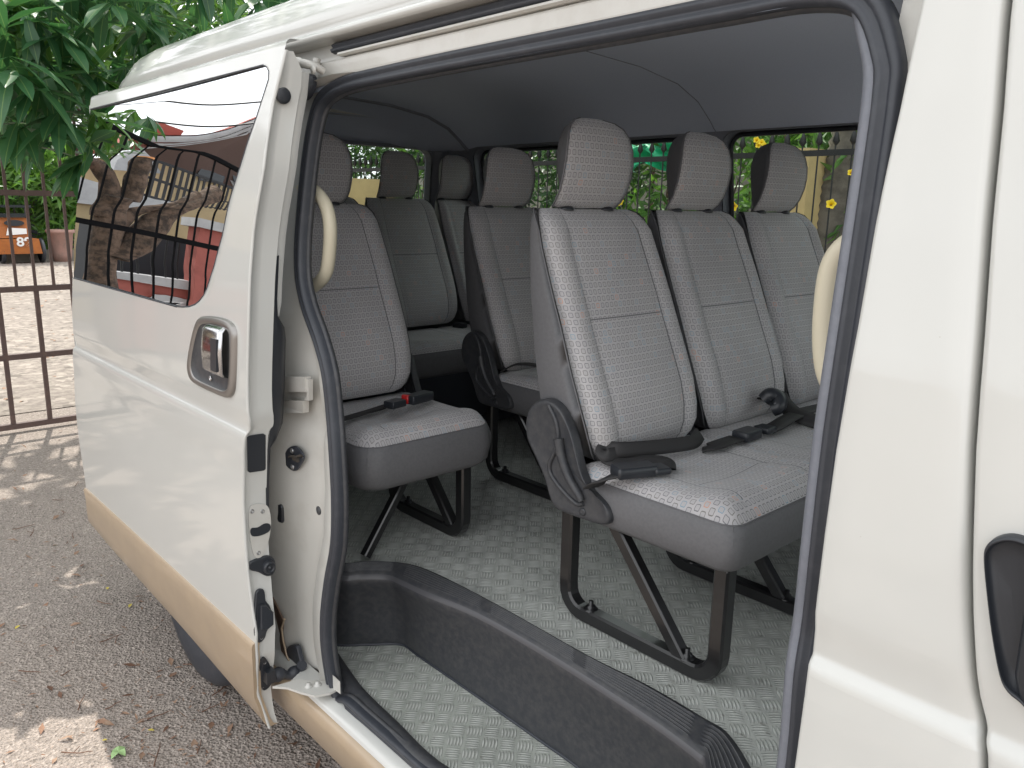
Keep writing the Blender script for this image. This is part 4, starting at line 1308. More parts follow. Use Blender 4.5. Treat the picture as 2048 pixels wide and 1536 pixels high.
def make_bench(name, seats, dx=0.0, legs_y=(), cush=None, full=True):
    y0, y1 = seats[0][0], seats[-1][1]
    b = MB()     # under-frame
    for y in (y0+.05, (y0+y1)/2, y1-.05) if len(seats) > 1 else (y0+.05, y1-.05):
        b.box((-1.0, y, .935), (.20, .012, .012))
    for x in (-1.2, -.83): b.tube([(x, y0+.03, .935), (x, y1-.03, .935)], .013, n=8)
    for ya, yb_ in seats: b.box((-1.26, (ya+yb_)/2, 1.05), (.01, .12, .12))
    root = b.build(name, 'steel_black', van)
    cz = MB(); cushion(cz, -1.19, -.765, y0+.004, y1-.004, len(seats), r=.036); cz.build('cushion', ['seat_fabric', 'vinyl_grey'], root)
    for ya, yb_ in seats:
        k = MB(); backrest(k, ya, yb_); k.build('backrest', ['seat_fabric', 'vinyl_grey'], root)
        yc = (ya+yb_)/2
        h = MB(); headrest(h, yc+.005); h.build('headrest', ['seat_fabric', 'vinyl_grey'], root)
        posts(yc+.005, root)
    for y in legs_y: ulegs(y, root)
    recliner(y0-.002, root)
    return root
def small_recliner(y, parent):
    b = MB()
    pl = [(-1.27, 1.02), (-1.27, 1.10), (-1.24, 1.13), (-1.205, 1.125), (-1.185, 1.10), (-1.15, 1.05), (-1.10, 1.045), (-1.09, 1.02)]
    C = catmull([Vector((a, y, c)) for a, c in pl], 3, closed=True)
    b.prism(C, (0, .035, 0), 0, .006)
    b.lathe([(.006, 0), (.006, .002), (0, .003)], (-1.215, y, 1.095), (0, -1, 0), n=12)
    return b.build('recliner_cover', 'plastic_dark', parent)

# --- first row: bench of three
S1 = [(1.278, 1.700), (1.715, 2.128), (2.140, 2.565)]
bench1 = make_bench('bench_seat', S1, legs_y=(1.33, 1.745))
for y in (1.705, 2.13): small_recliner(y-.018, bench1)
# belts on the first bench
b = MB()
ZC = 1.058
def on(px, py, z=ZC): return at(px, py, Z=z)
HU = Vector((.75, -.45, .35))
ribbon(b, [on(1400, 868, 1.09), on(1385, 884, 1.085), on(1335, 892, 1.088), on(1285, 897, 1.092), on(1240, 899, 1.095), on(1213, 897, 1.094), on(1205, 903, 1.090), on(1216, 911, 1.085), on(1238, 908, 1.084)], .034, up=HU)
ribbon(b, [on(1206, 908, 1.083), on(1222, 920, 1.074), on(1260, 924, 1.070), on(1300, 922, 1.072), on(1332, 926, 1.070), on(1336, 938, 1.068)], .036, up=Vector((.3, -.3, .85)))
ribbon(b, [on(1183, 975, 1.02), on(1200, 962, 1.045), on(1222, 953, 1.06), on(1240, 948, 1.068)], .045)
b.build('seat_belt', 'belt', bench1)
d = (on(1330, 940)-on(1230, 950)); ang = math.atan2(d.y, d.x)
rbox('buckle', on(1268, 940, 1.074), (.047, .024, .012), ang, 'plastic_black', bench1)
rbox('belt_tongue', on(1318, 938, 1.073), (.020, .023, .007), ang, 'plastic_black', bench1)
b = MB()
ribbon(b, [on(1405, 900, 1.06), on(1425, 893, 1.07), on(1450, 884, 1.072), on(1475, 876, 1.07)], .045)
ribbon(b, [on(1530, 862, 1.07), on(1552, 852, 1.07), on(1580, 835, 1.078), on(1610, 822, 1.082), on(1650, 812, 1.08)], .047)
ribbon(b, [on(1530, 800, 1.12), on(1555, 792, 1.11), on(1572, 812, 1.09), on(1595, 830, 1.08), on(1640, 846, 1.068)], .045, up=Vector((.2, -.6, .75)))
b.build('seat_belt', 'belt', bench1)
d = (on(1530, 862)-on(1475, 880)); ang = math.atan2(d.y, d.x)
rbox('buckle', on(1494, 868, 1.076), (.036, .023, .012), ang, 'plastic_black', bench1)
rbox('belt_tongue', on(1530, 858, 1.076), (.022, .023, .008), ang, 'plastic_black', bench1)
b = MB(); b.tube(catmull([on(1528, 800, 1.125), on(1540, 790, 1.14), on(1556, 795, 1.135), on(1558, 812, 1.115), on(1545, 818, 1.105)], 5), .020, n=10)
b.build('belt_guide', 'plastic_black', bench1)

# --- second row: bench of two, moved back one row
def copy_part(o, off, keep=lambda c: True):
    c = o.copy(); COL.objects.link(c); c.parent = o.parent; c.matrix_parent_inverse = o.matrix_parent_inverse.copy()
    c.location = Vector(o.location)+Vector(off)
    for ch in [q for q in bpy.data.objects if q.parent == o]:
        if keep(ch):
            k = ch.copy(); COL.objects.link(k); k.parent = c; k.matrix_parent_inverse = ch.matrix_parent_inverse.copy()
    return c
S2 = [(1.278, 1.700), (1.715, 2.135)]
bench2 = make_bench('bench_seat', S2, legs_y=(1.33, 1.745))
small_recliner(1.687, bench2)
b = MB(); ribbon(b, [Vector((-1.15, 1.30, 1.06)), Vector((-1.10, 1.33, 1.09)), Vector((-1.02, 1.37, 1.09)), Vector((-.98, 1.45, 1.068)), Vector((-.98, 1.55, 1.066))], .045); b.build('seat_belt', 'belt', bench2)
bench2.location = (-.885, .515, 0)

# --- second row: single folding seat beside the doorway
b = MB()
for y in (1.10, 1.40): b.box((-1.0, y, .935), (.20, .012, .012))
b.box((-1.26, 1.25, 1.05), (.01, .12, .12))
single = b.build('single_seat', 'steel_black', van)
cz = MB(); cushion(cz, -1.23, -.80, 1.045, 1.475, 1, zseam=1.008, zbot=.885, r=.06, dip=.028); cz.build('cushion', ['seat_fabric', 'vinyl_grey'], single)
k = MB(); backrest(k, 1.02, 1.445); k.build('backrest', ['seat_fabric', 'vinyl_grey'], single)
h = MB(); headrest(h, 1.235); h.build('headrest', ['seat_fabric', 'vinyl_grey'], single); posts(1.235, single)
ulegs(1.40, single, xr=-1.20, xf=-.845, ztop=.92)
b = MB(); b.tube([Vector((-.93, 1.30, .92)), Vector((-.905, 1.10, .665))], .012, sq=[(u*.7, v*.7) for u, v in SQr]); b.build('leg', 'steel_black', single)
recliner(1.447, single, side=1)
single.location = (-.885, 0, 0)
# belt and buckle on the single seat
b = MB()
on2 = lambda px, py, z=1.04: at(px, py, Z=z)
ribbon(b, [on2(672, 842, 1.06), on2(720, 828, 1.045), on2(760, 816, 1.035), on2(785, 806, 1.045)], .030); o = b.build('seat_belt', 'belt', single)
o.matrix_parent_inverse = Matrix.Translation((.885, 0, 0))
d = on2(860, 790)-on2(800, 806); ang = math.atan2(d.y, d.x)
for nm, c, h_, m_ in (('belt_tongue', on2(790, 807, 1.06), (.028, .02, .010), 'plastic_black'), ('buckle', on2(838, 795, 1.065), (.045, .02, .013), 'plastic_black'), ('release_button', on2(812, 798, 1.066), (.008, .013, .0125), 'red_plastic')):
    o = rbox(nm, c, h_, ang, m_, single, bev=.004); o.matrix_parent_inverse = Matrix.Translation((.885, 0, 0))

# --- rear bench of four
S4 = [(1.12, 1.53), (1.54, 1.95), (1.96, 2.355), (2.365, 2.62)]
b = MB()
b.box((-1.0, 1.85, .80), (.21, .70, .10))
b.box((-1.0, 1.85, .67), (.19, .6, .02))
rear_b = b.build('bench_seat', 'plastic_black', van)
cz = MB(); cushion(cz, -1.22, -.78, 1.12, 2.61, 4, zseam=1.005, zbot=.90); cz.build('cushion', ['seat_fabric', 'vinyl_grey'], rear_b)
for ya, yb_ in S4:
    k = MB(); backrest(k, ya, yb_); k.build('backrest', ['seat_fabric', 'vinyl_grey'], rear_b)
    yc = (ya+yb_)/2
    h = MB(); headrest(h, yc, s=.85); h.build('headrest', ['seat_fabric', 'vinyl_grey'], rear_b); posts(yc, rear_b)
rbox('buckle', Vector((-1.10, 2.32, 1.045)), (.03, .02, .012), .3, 'plastic_black', rear_b)
rear_b.location = (-1.80, 0, .03)

# ================================================================ surroundings
def mir(px, py, X):
    # where a ray mirrored by the door glass meets the plane x = X
    p = atS(px, py, .004, yd)
    s = (yd(p.z+.03)-yd(p.z-.03))/.06
    n_ = Vector((0, -1, s)).normalized()
    d = ray(px, py).normalized(); r = d-2*d.dot(n_)*n_
    return p + r*((X-p.x)/r.x)
def bar(b, a, c, r, n=6, mi=0): b.tube([a, c], r, mi, n=n)
# --- brown iron gate
XG_ = -6.35
zr = [at(60, y, X=XG_).z for y in (848, 711, 577, 386)]
0 and print('gate rails', [round(z, 2) for z in zr])
def gate_leaf(name, m, y0, y1, label, top, grp):
    g = empty(name, (XG_, (y0+y1)/2, 0), label, 'gate', grp)
    n = int((y1-y0)/.1135)
    b = MB()
    for z in zr: b.box((XG_, (y0+y1)/2, z), (.020, (y1-y0)/2, .019))
    P = [(XG_, y0+(y1-y0)*i/24, top((i)/24)) for i in range(25)]
    b.tube(P, .02, sq=SQr)
    b.build('frame_rail', m, g)
    for y in (y0, y1):
        b = MB(); b.box((XG_, y, (top(0 if y == y0 else 1)+.05)/2), (.025, .025, top(0 if y == y0 else 1)/2)); b.build('gate_post', m, g)
    for i in range(1, n):
        y = y0+(y1-y0)*i/n
        b = MB()
        lo = zr[0] if i % 2 == 0 else zr[2]
        zt = top((y-y0)/(y1-y0))
        b.box((XG_, y, (lo+zr[2])/2), (.014, .014, (zr[2]-lo)/2+.001)) if i % 2 == 0 else None
        bw_ = .009 if m == 'gate_paint' else .006; b.box((XG_, y, (zr[2]+zt)/2), (bw_, bw_, (zt-zr[2])/2))
        b.build('bar', m, g)
    return g
gate_leaf('iron_gate', 'gate_paint', .62, 3.6, 'brown painted iron bar gate standing behind the rear of the van', lambda t: 2.12+.10*sin(pi*t), 'gate leaves')
gate_leaf('iron_gate', 'gate_backlit', -2.75, .52, 'black backlit iron gate leaf with a swept top, mirrored in the open door window', lambda t: 2.52-.75*((1-t)-.15)**2, 'gate leaves')

# --- leaves
def leaf(b, p, d, up, L, w, bend=.3, mi=0, fold=.25, seg=4):
    d = d.normalized(); s = d.cross(up)
    if s.length < .05: s = d.cross(Vector((1, 0, 0)))
    s.normalize(); n_ = s.cross(d)
    prof = [0, .62, 1.0, .72, 0] if seg == 4 else [0, 1, 0]
    rows, uv = [], []
    for k, wv in enumerate(prof):
        t = k/(len(prof)-1)
        c = p + d*(L*t) - n_*(bend*L*t*t)
        h = w/2*wv
        rows.append([c - s*h + n_*fold*h, c, c + s*h + n_*fold*h])
        uv.append([(-wv-.001, t), (0, t), (wv+.001, t)])
    b.grid(rows, mi, uvs=uv, seams=uv, smooth=True)
R_ = random.Random(11)
def rv(): 
    while True:
        v = Vector((R_.uniform(-1, 1), R_.uniform(-1, 1), R_.uniform(-1, 1)))
        if .05 < v.length < 1: return v.normalized()
def whorl(b, c, ax, n, L, w, mi=0):
    ax = ax.normalized(); a = ax.orthogonal().normalized(); q = ax.cross(a)
    for k in range(n):
        t = k*2.4; el = R_.uniform(-.1, .75)
        d = (a*cos(t)+q*sin(t))*cos(el) + ax*sin(el)
        d.z -= R_.uniform(.25, .9)
        leaf(b, c+ax*R_.uniform(-.05, .03), d, Vector((0, 0, 1)) if abs(d.normalized().z) < .95 else Vector((1, 0, 0)), L*R_.uniform(.65, 1.1), w*R_.uniform(.8, 1.15), R_.uniform(.05, .4), mi)
def branch(b, pts, r0, r1, mi=0):
    P = catmull(pts, 5)
    b.tube(P, lambda t: (r0+(r1-r0)*t)*(1+.07*sin(17*t+r0*90)+.04*sin(41*t)), mi, n=12)
# --- big mango tree behind the gate; its crown hangs over gate and van
mt_ = empty('mango_tree', (-8.0, -.72, 0), 'pruned mango tree with thick rough trunk, long dark leaves hanging over the gate', 'tree')
b = MB()
T0 = Vector((-8.0, -.72, 0))
fk = mir(215, 420, -8.0)
0 and print('fork', fk)
branch(b, [T0+Vector((.05, .05, -.1)), T0+Vector((0, 0, .6)), Vector((-8.0, mir(222, 520, -8).y, 1.5)), Vector((-8.0, mir(235, 440, -8).y, fk.z)), Vector((-7.95, mir(240, 400, -8).y, fk.z+.25))], .11, .09)
branch(b, [Vector((-8, fk.y-.05, fk.z-.1)), mir(235, 385, -8), mir(228, 352, -8), mir(205, 325, -7.9), mir(186, 305, -7.6), Vector((-7.3, .25, 3.4)), Vector((-6.6, .7, 3.7))], .085, .04)
branch(b, [Vector((-8, fk.y-.1, fk.z-.25)), mir(270, 425, -8.05), mir(330, 405, -8.1), mir(372, 382, -8.2)], .07, .05)
branch(b, [Vector((-8, fk.y-.15, fk.z-.55)), mir(300, 445, -8.05), mir(345, 410, -8.1), mir(405, 378, -8.3)], .11, .09)
branch(b, [mir(262, 400, -8.0), mir(275, 360, -8), mir(290, 318, -8.0)], .075, .07)
branch(b, [Vector((-7.6, .05, 3.1)), Vector((-6.2, .2, 3.6)), Vector((-5.0, .4, 3.7)), Vector((-4.1, .7, 3.8))], .07, .02)
branch(b, [Vector((-7.4, .2, 3.3)), Vector((-6.4, 1.6, 3.7)), Vector((-5.4, 2.6, 4.0))], .06, .02)
b.build('trunk', 'bark', mt_)
b = MB()
for p, q, r in ((mir(290, 318, -8.0), Vector((0, 0, 1)), .073),):
    b.lathe([(r, -.01), (r*.96, .012), (0, .014)], p, (mir(290, 318, -8)-mir(275, 360, -8)), n=18)
b.build('cut_end', 'cut_wood', mt_)
b = MB(); b.nonormals = True
# hanging foliage seen at the upper left of the picture
def visible_zone(p):
    v = p-CAM; z = v.dot(fw)
    return (1024+F*v.dot(rt)/z, 768+F*v.dot(dn)/z) if z > .1 else (0, 0)
cnt = 0
while cnt < 175:
    px, py = R_.uniform(-140, 560), R_.uniform(-120, 330)
    lim = 235 if px < 60 else (150+.9*px if px < 200 else 330-.25*px)
    if py > lim: continue
    X = R_.uniform(-6.2, -4.0)
    c = at(px, py, X=X)
    if c.z > 4.6: continue
    whorl(b, c, Vector((R_.uniform(-.5, .5), R_.uniform(-.5, .5), R_.uniform(-.3, .8))), R_.randint(8, 12), .25, .068, 0 if R_.random() < .8 else 1)
    cnt += 1
for px, py, X in ((160, 325, -4.3), (178, 300, -4.2), (120, 230, -4.1), (60, 170, -4.0), (20, 120, -3.9), (195, 150, -4.2), (90, 265, -4.6), (300, 20, -4.5), (40, 255, -4.2)):
    whorl(b, at(px, py, X=X), Vector((.2, -.2, .6)), 12, .27, .070, 0)
# rest of the crown, above and behind the photographer: it dapples the light
for k in range(420):
    while True:
        c = Vector((R_.uniform(-9.5, -1.5), R_.uniform(-4.5, 4.5), R_.uniform(3.9, 7.2)))
        if ((c.x+5.8)/4.3)**2+((c.y+.3)/4.6)**2+((c.z-5.3)/2.2)**2 < 1: break
    if c.y < -1.2 and c.x > -6 and c.z < 6: continue
    g_ = c - sdir*(c.z/sdir.z)
    if any((g_.x-a_)**2+(g_.y-b_)**2 < r_**2 for a_, b_, r_ in ((-3.3, .05, .55), (-3.9, .75, .3), (-2.3, .35, .3), (-1.8, .1, .25))): continue  # gaps shaped along the sun rays so light patches reach the ground
    v_ = c-Vector((-1.8, .77, 1.85)); az_ = math.degrees(math.atan2(-v_.x, -v_.y)); el_ = math.degrees(math.atan2(v_.z, sqrt(v_.x**2+v_.y**2)))
    if 60 < az_ < 76 and 5 < el_ < 27: continue
    whorl(b, c, rv()+Vector((0, 0, .6)), 10, .30, .075, 0)
for k in range(120):  # unseen whorls added along the sun direction to shade ground inside the gate
    g_ = Vector((R_.uniform(-6.35, -4.2), R_.uniform(-1.5, 3.2), 0)); z_ = R_.uniform(4.2, 6.4)
    whorl(b, g_+sdir*(z_/sdir.z), rv()+Vector((0, 0, .6)), 10, .30, .085, 0)
# twigs of leaves mirrored at the left of the door glass
for k in range(26):
    px, py = R_.uniform(168, 300), R_.uniform(205, 300)
    if py < 225+(300-px)*-.05: continue
    whorl(b, mir(px, py, R_.uniform(-8.5, -7.2)), rv(), 9, .26, .055, 1 if R_.random() < .6 else 0)
b.build('crown', ['mango_leaf', 'bush_leaf'], mt_)
# leafy branches of the crown
# --- generic bush
def bush(name, c, rad, n, L, w, label, cat, m, group=None, seed=1, droop=.2, stems=6, sg=2, hollow=.35):
    global R_
    R_ = random.Random(seed)
    c = Vector(c)
    e = empty(name, (c.x, c.y, 0), label, cat, group)
    b = MB(); b.nonormals = True
    lobes = [Vector((R_.uniform(-.6, .6), R_.uniform(-.6, .6), R_.uniform(-.5, .7))) for _ in range(9)]
    for i in range(n):
        if R_.random() < .75:
            l = R_.choice(lobes); v = l + rv()*R_.uniform(.15, .45)
        else: v = rv()*R_.uniform(hollow, 1)
        p = c + Vector((v.x*rad[0], v.y*rad[1], v.z*rad[2]))
        if p.z < .05: continue
        for q in range(3):
            d = rv()+Vector((0, 0, -droop)) + v*.6
            leaf(b, p, d, rv(), L*R_.uniform(.6, 1.2), w*R_.uniform(.7, 1.2), .25, R_.choice([0, 0, 1]) if isinstance(m, list) and len(m) > 1 else 0, seg=sg)
    b.build('crown' if cat == 'tree' else 'foliage', m, e)
    b = MB()
    for k in range(stems):
        a = R_.uniform(0, 2*pi); l = R_.choice(lobes)
        tip = c+Vector((l.x*rad[0], l.y*rad[1], l.z*rad[2]))
        base_ = Vector((c.x+.15*cos(a), c.y+.15*sin(a), -.02))
        b.tube(catmull([base_, base_.lerp(tip, .45)+Vector((cos(a)*.1, sin(a)*.1, .05)), tip], 5), lambda t: (.045 if cat == 'tree' else .018)*(1-.7*t)*(3 if cat == 'tree' and stems == 1 else 1), n=6)
    b.build('trunk' if cat == 'tree' else 'stem', 'bark', e)
    return e
# --- street side beyond the gate
bush('croton_shrub', at(40, 345, X=-25)+Vector((0, 0, -.3)), (1.6, 1.6, 1.3), 900, .42, .09, 'bushy shrub with long pale green leaves behind the orange sidecar', 'shrub', ['bright_leaf', 'bush_leaf'], 'street shrubs', 21)
bush('croton_shrub', at(140, 350, X=-25.5)+Vector((0, 0, -.2)), (1.5, 1.4, 1.3), 700, .40, .09, 'leafy shrub above the pink pot across the street', 'shrub', ['bush_leaf', 'bright_leaf'], 'street shrubs', 22)
bush('street_tree', (-30, 9.5, 6.5), (4, 4.5, 4.0), 2200, .5, .22, 'broad bright green tree beyond the street, seen above the van roof', 'tree', ['bright_leaf', 'bush_leaf'], 'trees across the street', 23, stems=4)
bush('street_tree', (-29, 3.2, 5.0), (3.5, 3.2, 3.2), 1800, .5, .2, 'dense green tree beyond the street at the far left edge', 'tree', ['bush_leaf', 'dark_leaf'], 'trees across the street', 24, stems=4)
bush('street_tree', (-33, -3, 5.2), (3.5, 3.8, 3.5), 1200, .5, .2, 'green tree beside the cream house, mirrored in the door window', 'tree', ['bush_leaf', 'bright_leaf'], 'trees across the street', 25, stems=4)
b = MB(); b.box((-27.2, 6.0, 1.15), (.15, 8, 1.15)); b.box((-27.2, 6.0, 2.32), (.22, 8.05, .04)); b.build('garden_wall', 'dark_wall', label='low dark wall across the street behind the orange sidecar', cat='wall')
# orange sidecar
cx_ = at(40, 524, Z=.0)
sc = empty('sidecar', (cx_.x, cx_.y, 0), 'orange tricycle sidecar marked 89 parked across the street', 'sidecar')
def SC(px, py): 
    return at(px, py, X=cx_.x+.75)
b = MB()
y0_, y1_ = SC(-6, 500).y, SC(84, 500).y
zt_, zm_, zb_ = SC(30, 436).z, SC(30, 478).z, SC(30, 508).z
b.prism([(cx_.x+.75, y0_, zb_), (cx_.x+.80, y1_, zb_), (cx_.x+.78, y1_-.05, zm_), (cx_.x+.75, y0_, zm_)], (-1.4, 0, 0), 0, .02)
b.prism([(cx_.x+.70, y0_, zm_+.02), (cx_.x+.70, y1_-.18, zm_+.02), (cx_.x+.62, y1_-.22, zt_), (cx_.x+.62, y0_, zt_)], (-1.3, 0, 0), 0, .02)
sb = b.build('body', 'orange', sc)
b = MB(); b.box((cx_.x, (y0_+y1_)/2-.1, zt_+.28), (.65, (y1_-y0_)/2-.02, .03), bev=0)
for y in (y0_+.05, y1_-.25): 
    for x in (-.6, .6): bar(b, (cx_.x+x, y, zt_-.05), (cx_.x+x, y, zt_+.28), .02)
b.build('canopy', 'window_dark', sc)
b = MB(); b.box((cx_.x+.70, (y0_+y1_)/2-.15, zt_+.06), (.02, .45, .05)); b.build('windscreen', 'window_dark', sc)
b = MB(); b.prism(rr3 if False else [(cx_.x+.705, (y0_+y1_)/2-.05+.22*cos(a)*1.0, (zm_+zt_)/2+.13+.075*sin(a)) for a in [2*pi*k/16 for k in range(16)]], (.01, 0, 0)); b.build('grille', 'dark_wall', sc)
b = MB(); b.prism([(cx_.x+.715, (y0_+y1_)/2-.25, zm_+.09), (cx_.x+.715, (y0_+y1_)/2+.2, zm_+.12), (cx_.x+.71, (y0_+y1_)/2+.2, zm_+.25), (cx_.x+.71, (y0_+y1_)/2-.2, zm_+.27)], (.01, 0, 0)); b.build('emblem', 'number_white', sc)
cu = bpy.data.curves.new('digits', 'FONT'); cu.body = '89'; cu.size = .30; cu.extrude = .006; cu.offset = .008
tmp = bpy.data.objects.new('digits', cu); COL.objects.link(tmp); bpy.context.view_layer.update()
me_ = bpy.data.meshes.new_from_object(tmp.evaluated_get(bpy.context.evaluated_depsgraph_get()))
bpy.data.objects.remove(tmp)
b = MB(); o_ = SC(33, 492)
b.v = [(cx_.x+.80+v.co.z, o_.y+v.co.x*1.1, o_.z+v.co.y) for v in me_.vertices]
for f_ in me_.polygons: b.quad(list(f_.vertices), 0, None, False)
b.build('number', 'number_white', sc)
for y in (y0_+.15, y1_+.05):
    b = MB(); b.lathe([(.26, -.05), (.30, -.04), (.31, 0), (.30, .04), (.26, .05), (.1, .03), (0, .03)], (cx_.x+.45, y, .31), (0, 1, 0), n=24); b.build('wheel', 'rubber', sc)
b = MB(); b.box((cx_.x-.1, (y0_+y1_)/2, .42), (.7, (y1_-y0_)/2, .10)); b.build('chassis', 'steel_black', sc)
# pink pot with plant
pc = at(126, 523, Z=0)
p_ = empty('plant_pot', (pc.x, pc.y, 0), 'pinkish clay plant pot on the far side of the street', 'pot')
b = MB(); b.lathe([(.0, 0), (.20, 0), (.23, .2), (.30, .72), (.34, .74), (.34, .82), (.29, .82), (.26, .7), (0, .68)], (pc.x, pc.y, 0), (0, 0, 1), n=28); b.build('pot_body', 'pot_pink', p_)
b = MB(); b.lathe([(0, .70), (.27, .71)], (pc.x, pc.y, 0), (0, 0, 1), n=20); b.build('soil', 'bark', p_)
R_ = random.Random(3)
pc2 = at(122, 455, X=pc.x-.8)
bush('potted_palm', (pc2.x, pc2.y, pc2.z), (.6, .6, .6), 60, .6, .07, 'small pale leafed plant above the pink pot', 'plant', ['bright_leaf'], None, 31, sg=4)
b = MB(); b.box((pc.x-.4, pc.y+.2, .15), (.3, 1.5, .15)); b.build('kerb_stone', 'grey_wall', label='grey stone kerb behind the pink plant pot', cat='kerb')

# --- garden on the far side of the van, seen through the windows
YF = 5.4
fz = at(1400, 315, Y=YF).z
fn_ = empty('garden_fence', (-4, YF, 0), 'black iron garden fence with spear tips beyond the far van windows', 'fence')
b = MB()
for z in (fz, fz-1.5): b.box((-4.5, YF, z), (7.5, .012, .02))
b.build('rail', 'fence_black', fn_)
for i in range(100):
    x = -10.5+i*.12
    b = MB(); bar(b, (x, YF, fz-1.6), (x, YF, fz+.06), .006, 5)
    b.lathe([(.009, .05), (.026, .075), (.003, .16), (0, .165)], (x, YF, fz), (0, 0, 1), n=5)
    b.build('bar', 'fence_black', fn_)
b = MB()
rows = []
t0, t1 = at(1258, 283, Y=YF+.9), at(1352, 333, Y=YF+.9)
for i in range(9):
    z = t1.z+(t0.z-t1.z)*i/8
    rows.append([(t0.x-.25+(t1.x-t0.x+.4)*j/14, YF+.9+.10*sin(i*1.3+j*.7)+.05*sin(j*2.1), z+.05*sin(j*1.1)) for j in range(15)])
b.grid(rows); b.grid([[(x, y+.03, z) for x, y, z in r] for r in rows])
b.build('tarpaulin', 'tarp', label='bright green crumpled tarpaulin hanging behind the garden fence', cat='tarpaulin')
pa, pb = at(1588, 300, Y=YF+.55), at(1628, 420, Y=YF+.55)
b = MB(); b.box(((pa.x+pb.x)/2, YF+.55, pa.z/2), ((pb.x-pa.x)/2, .15, pa.z/2)); b.build('gate_pillar', 'yellow_wall', label='pale yellow square pillar among the hedge, right of the last headrest', cat='pillar')
# palm trunk with ring scars
pm = empty('palm_tree', (at(1655, 480, Y=6.2).x, 6.2, 0), 'leaning grey ringed palm trunk at the right of the far window', 'tree')
b = MB()
pA, pB = at(1650, 470, Y=6.2), at(1725, 230, Y=6.2)
d = (pB-pA).normalized()
P = [pA-d*2.6+d*i*.035 for i in range(170)]
rows = []
for i, p in enumerate(P):
    r = .17*(1.10 if i % 2 else .97)
    rows.append([p+Vector((cos(2*pi*k/16)*r, sin(2*pi*k/16)*r, 0)) for k in range(16)])
b.grid(rows, closed=True); b.build('trunk', 'palm_trunk', pm)
b = MB(); b.nonormals = True
R_ = random.Random(8)
for k in range(14):
    a = k*2.4; q = P[-1]
    for j in range(26):
        t = j/25; c = q+Vector((cos(a)*t*2.2, sin(a)*t*2.2, .9*sin(pi*t*.8)-.8*t*t))
        for s_ in (-1, 1): leaf(b, c, Vector((-sin(a)*s_, cos(a)*s_, -.5))+Vector((cos(a), sin(a), 0))*.6, Vector((0, 0, 1)), .5*(1-t*.5), .04, .2, seg=2)
b.build('crown', 'bush_leaf', pm)
hx = [(-10.5, 6.9), (-8.9, 6.6), (-7.4, 6.7), (-5.9, 6.6), (-4.4, 6.7), (-3.2, 6.6), (-2.0, 6.8), (-.6, 6.9)]
hl_ = ['leafy garden bush behind the fence, leftmost seen through the rear window', 'dark green bush behind the last row of seats', 'dense bush seen left of the folded rear headrests', 'bush behind the fence under the green tarpaulin', 'bush seen between tarpaulin and yellow pillar', 'tall bush with yellow flowers left of the palm trunk', 'bright leafy bush around the palm trunk', 'bush at the right behind the palm trunk']
for k, (x, y) in enumerate(hx):
    bush('garden_bush', (x, y, 1.75 if k < 3 else 1.9), (1.15, .75, 1.5), 850, .17, .04, hl_[k], 'bush', ['bush_leaf', 'bright_leaf'] if k > 3 else ['dark_leaf', 'bush_leaf'], 'bushes behind the garden fence', 40+k, droop=.4, sg=2)
for k, (x, y) in enumerate([(-11, 9.5), (-7.5, 9.8), (-4, 9.4), (-.5, 9.8), (3, 9.2)]):
    bush('garden_tree', (x, y, 3.9), (2.3, 1.6, 2.6), 1000, .26, .07, ['tree at the far left behind the garden bushes', 'tree behind the green tarpaulin', 'tree behind the yellow pillar', 'tree behind the palm trunk', 'tree right of the palm, mostly hidden by the van'][k], 'tree', ['bush_leaf', 'bright_leaf'], 'trees behind the garden bushes', 60+k, stems=3)
fl = [(1513, 280), (1517, 290), (1523, 284), (1529, 292), (1467, 413), (1662, 408), (1702, 345), (1240, 402), (1237, 407)]

FLL = ['yellow flower at the top left of the flower cluster above the last headrest', 'yellow flower low in the cluster above the last headrest', 'yellow flower in the middle of the cluster above the last headrest', 'yellow flower at the right of the cluster above the last headrest', 'large yellow flower just left of the last headrest, low in the window', 'large yellow flower right of the pale yellow pillar', 'yellow flower in front of the leaning palm trunk', 'yellow flower just right of the nearest headrest', 'small yellow flower under the one right of the nearest headrest']
for k, (px, py) in enumerate(fl):
    c = at(px, py, Y=5.25)
    b = MB(); R_ = random.Random(k)
    s_ = .032 if k in (4, 5, 7) else .022
    ax_ = Vector((R_.uniform(.1, .7), -1, R_.uniform(-.3, .5))).normalized(); a1 = ax_.orthogonal().normalized(); a2 = ax_.cross(a1)
    b.grid([[c + ax_*h + (a1*cos(2*pi*j/20)+a2*sin(2*pi*j/20))*(r*(1+(.16*cos(5*2*pi*j/20) if r > .5*s_ else 0))) for j in range(20)] for r, h in ((.12*s_, -1.3*s_), (.25*s_, -.7*s_), (.45*s_, -.2*s_), (.8*s_, .1*s_), (.98*s_, .08*s_))], closed=True)
    b.build('yellow_flower', 'yellow_flower', label=FLL[k], cat='flower', group='yellow flowers in the hedge')
b = MB(); b.box((-4, 12.5, 1.5), (14, .1, 1.5)); b.build('boundary_wall', 'grey_wall', label='grey boundary wall at the back of the garden', cat='wall')
# beige wall seen through the rear window
wa = at(700, 330, X=-7.6)
b = MB(); b.box((-8.2, wa.y+.5, .95), (.08, .42, .95)); b.build('gate_pillar', 'yellow_wall', label='short beige pillar seen through the rear window of the van', cat='pillar')

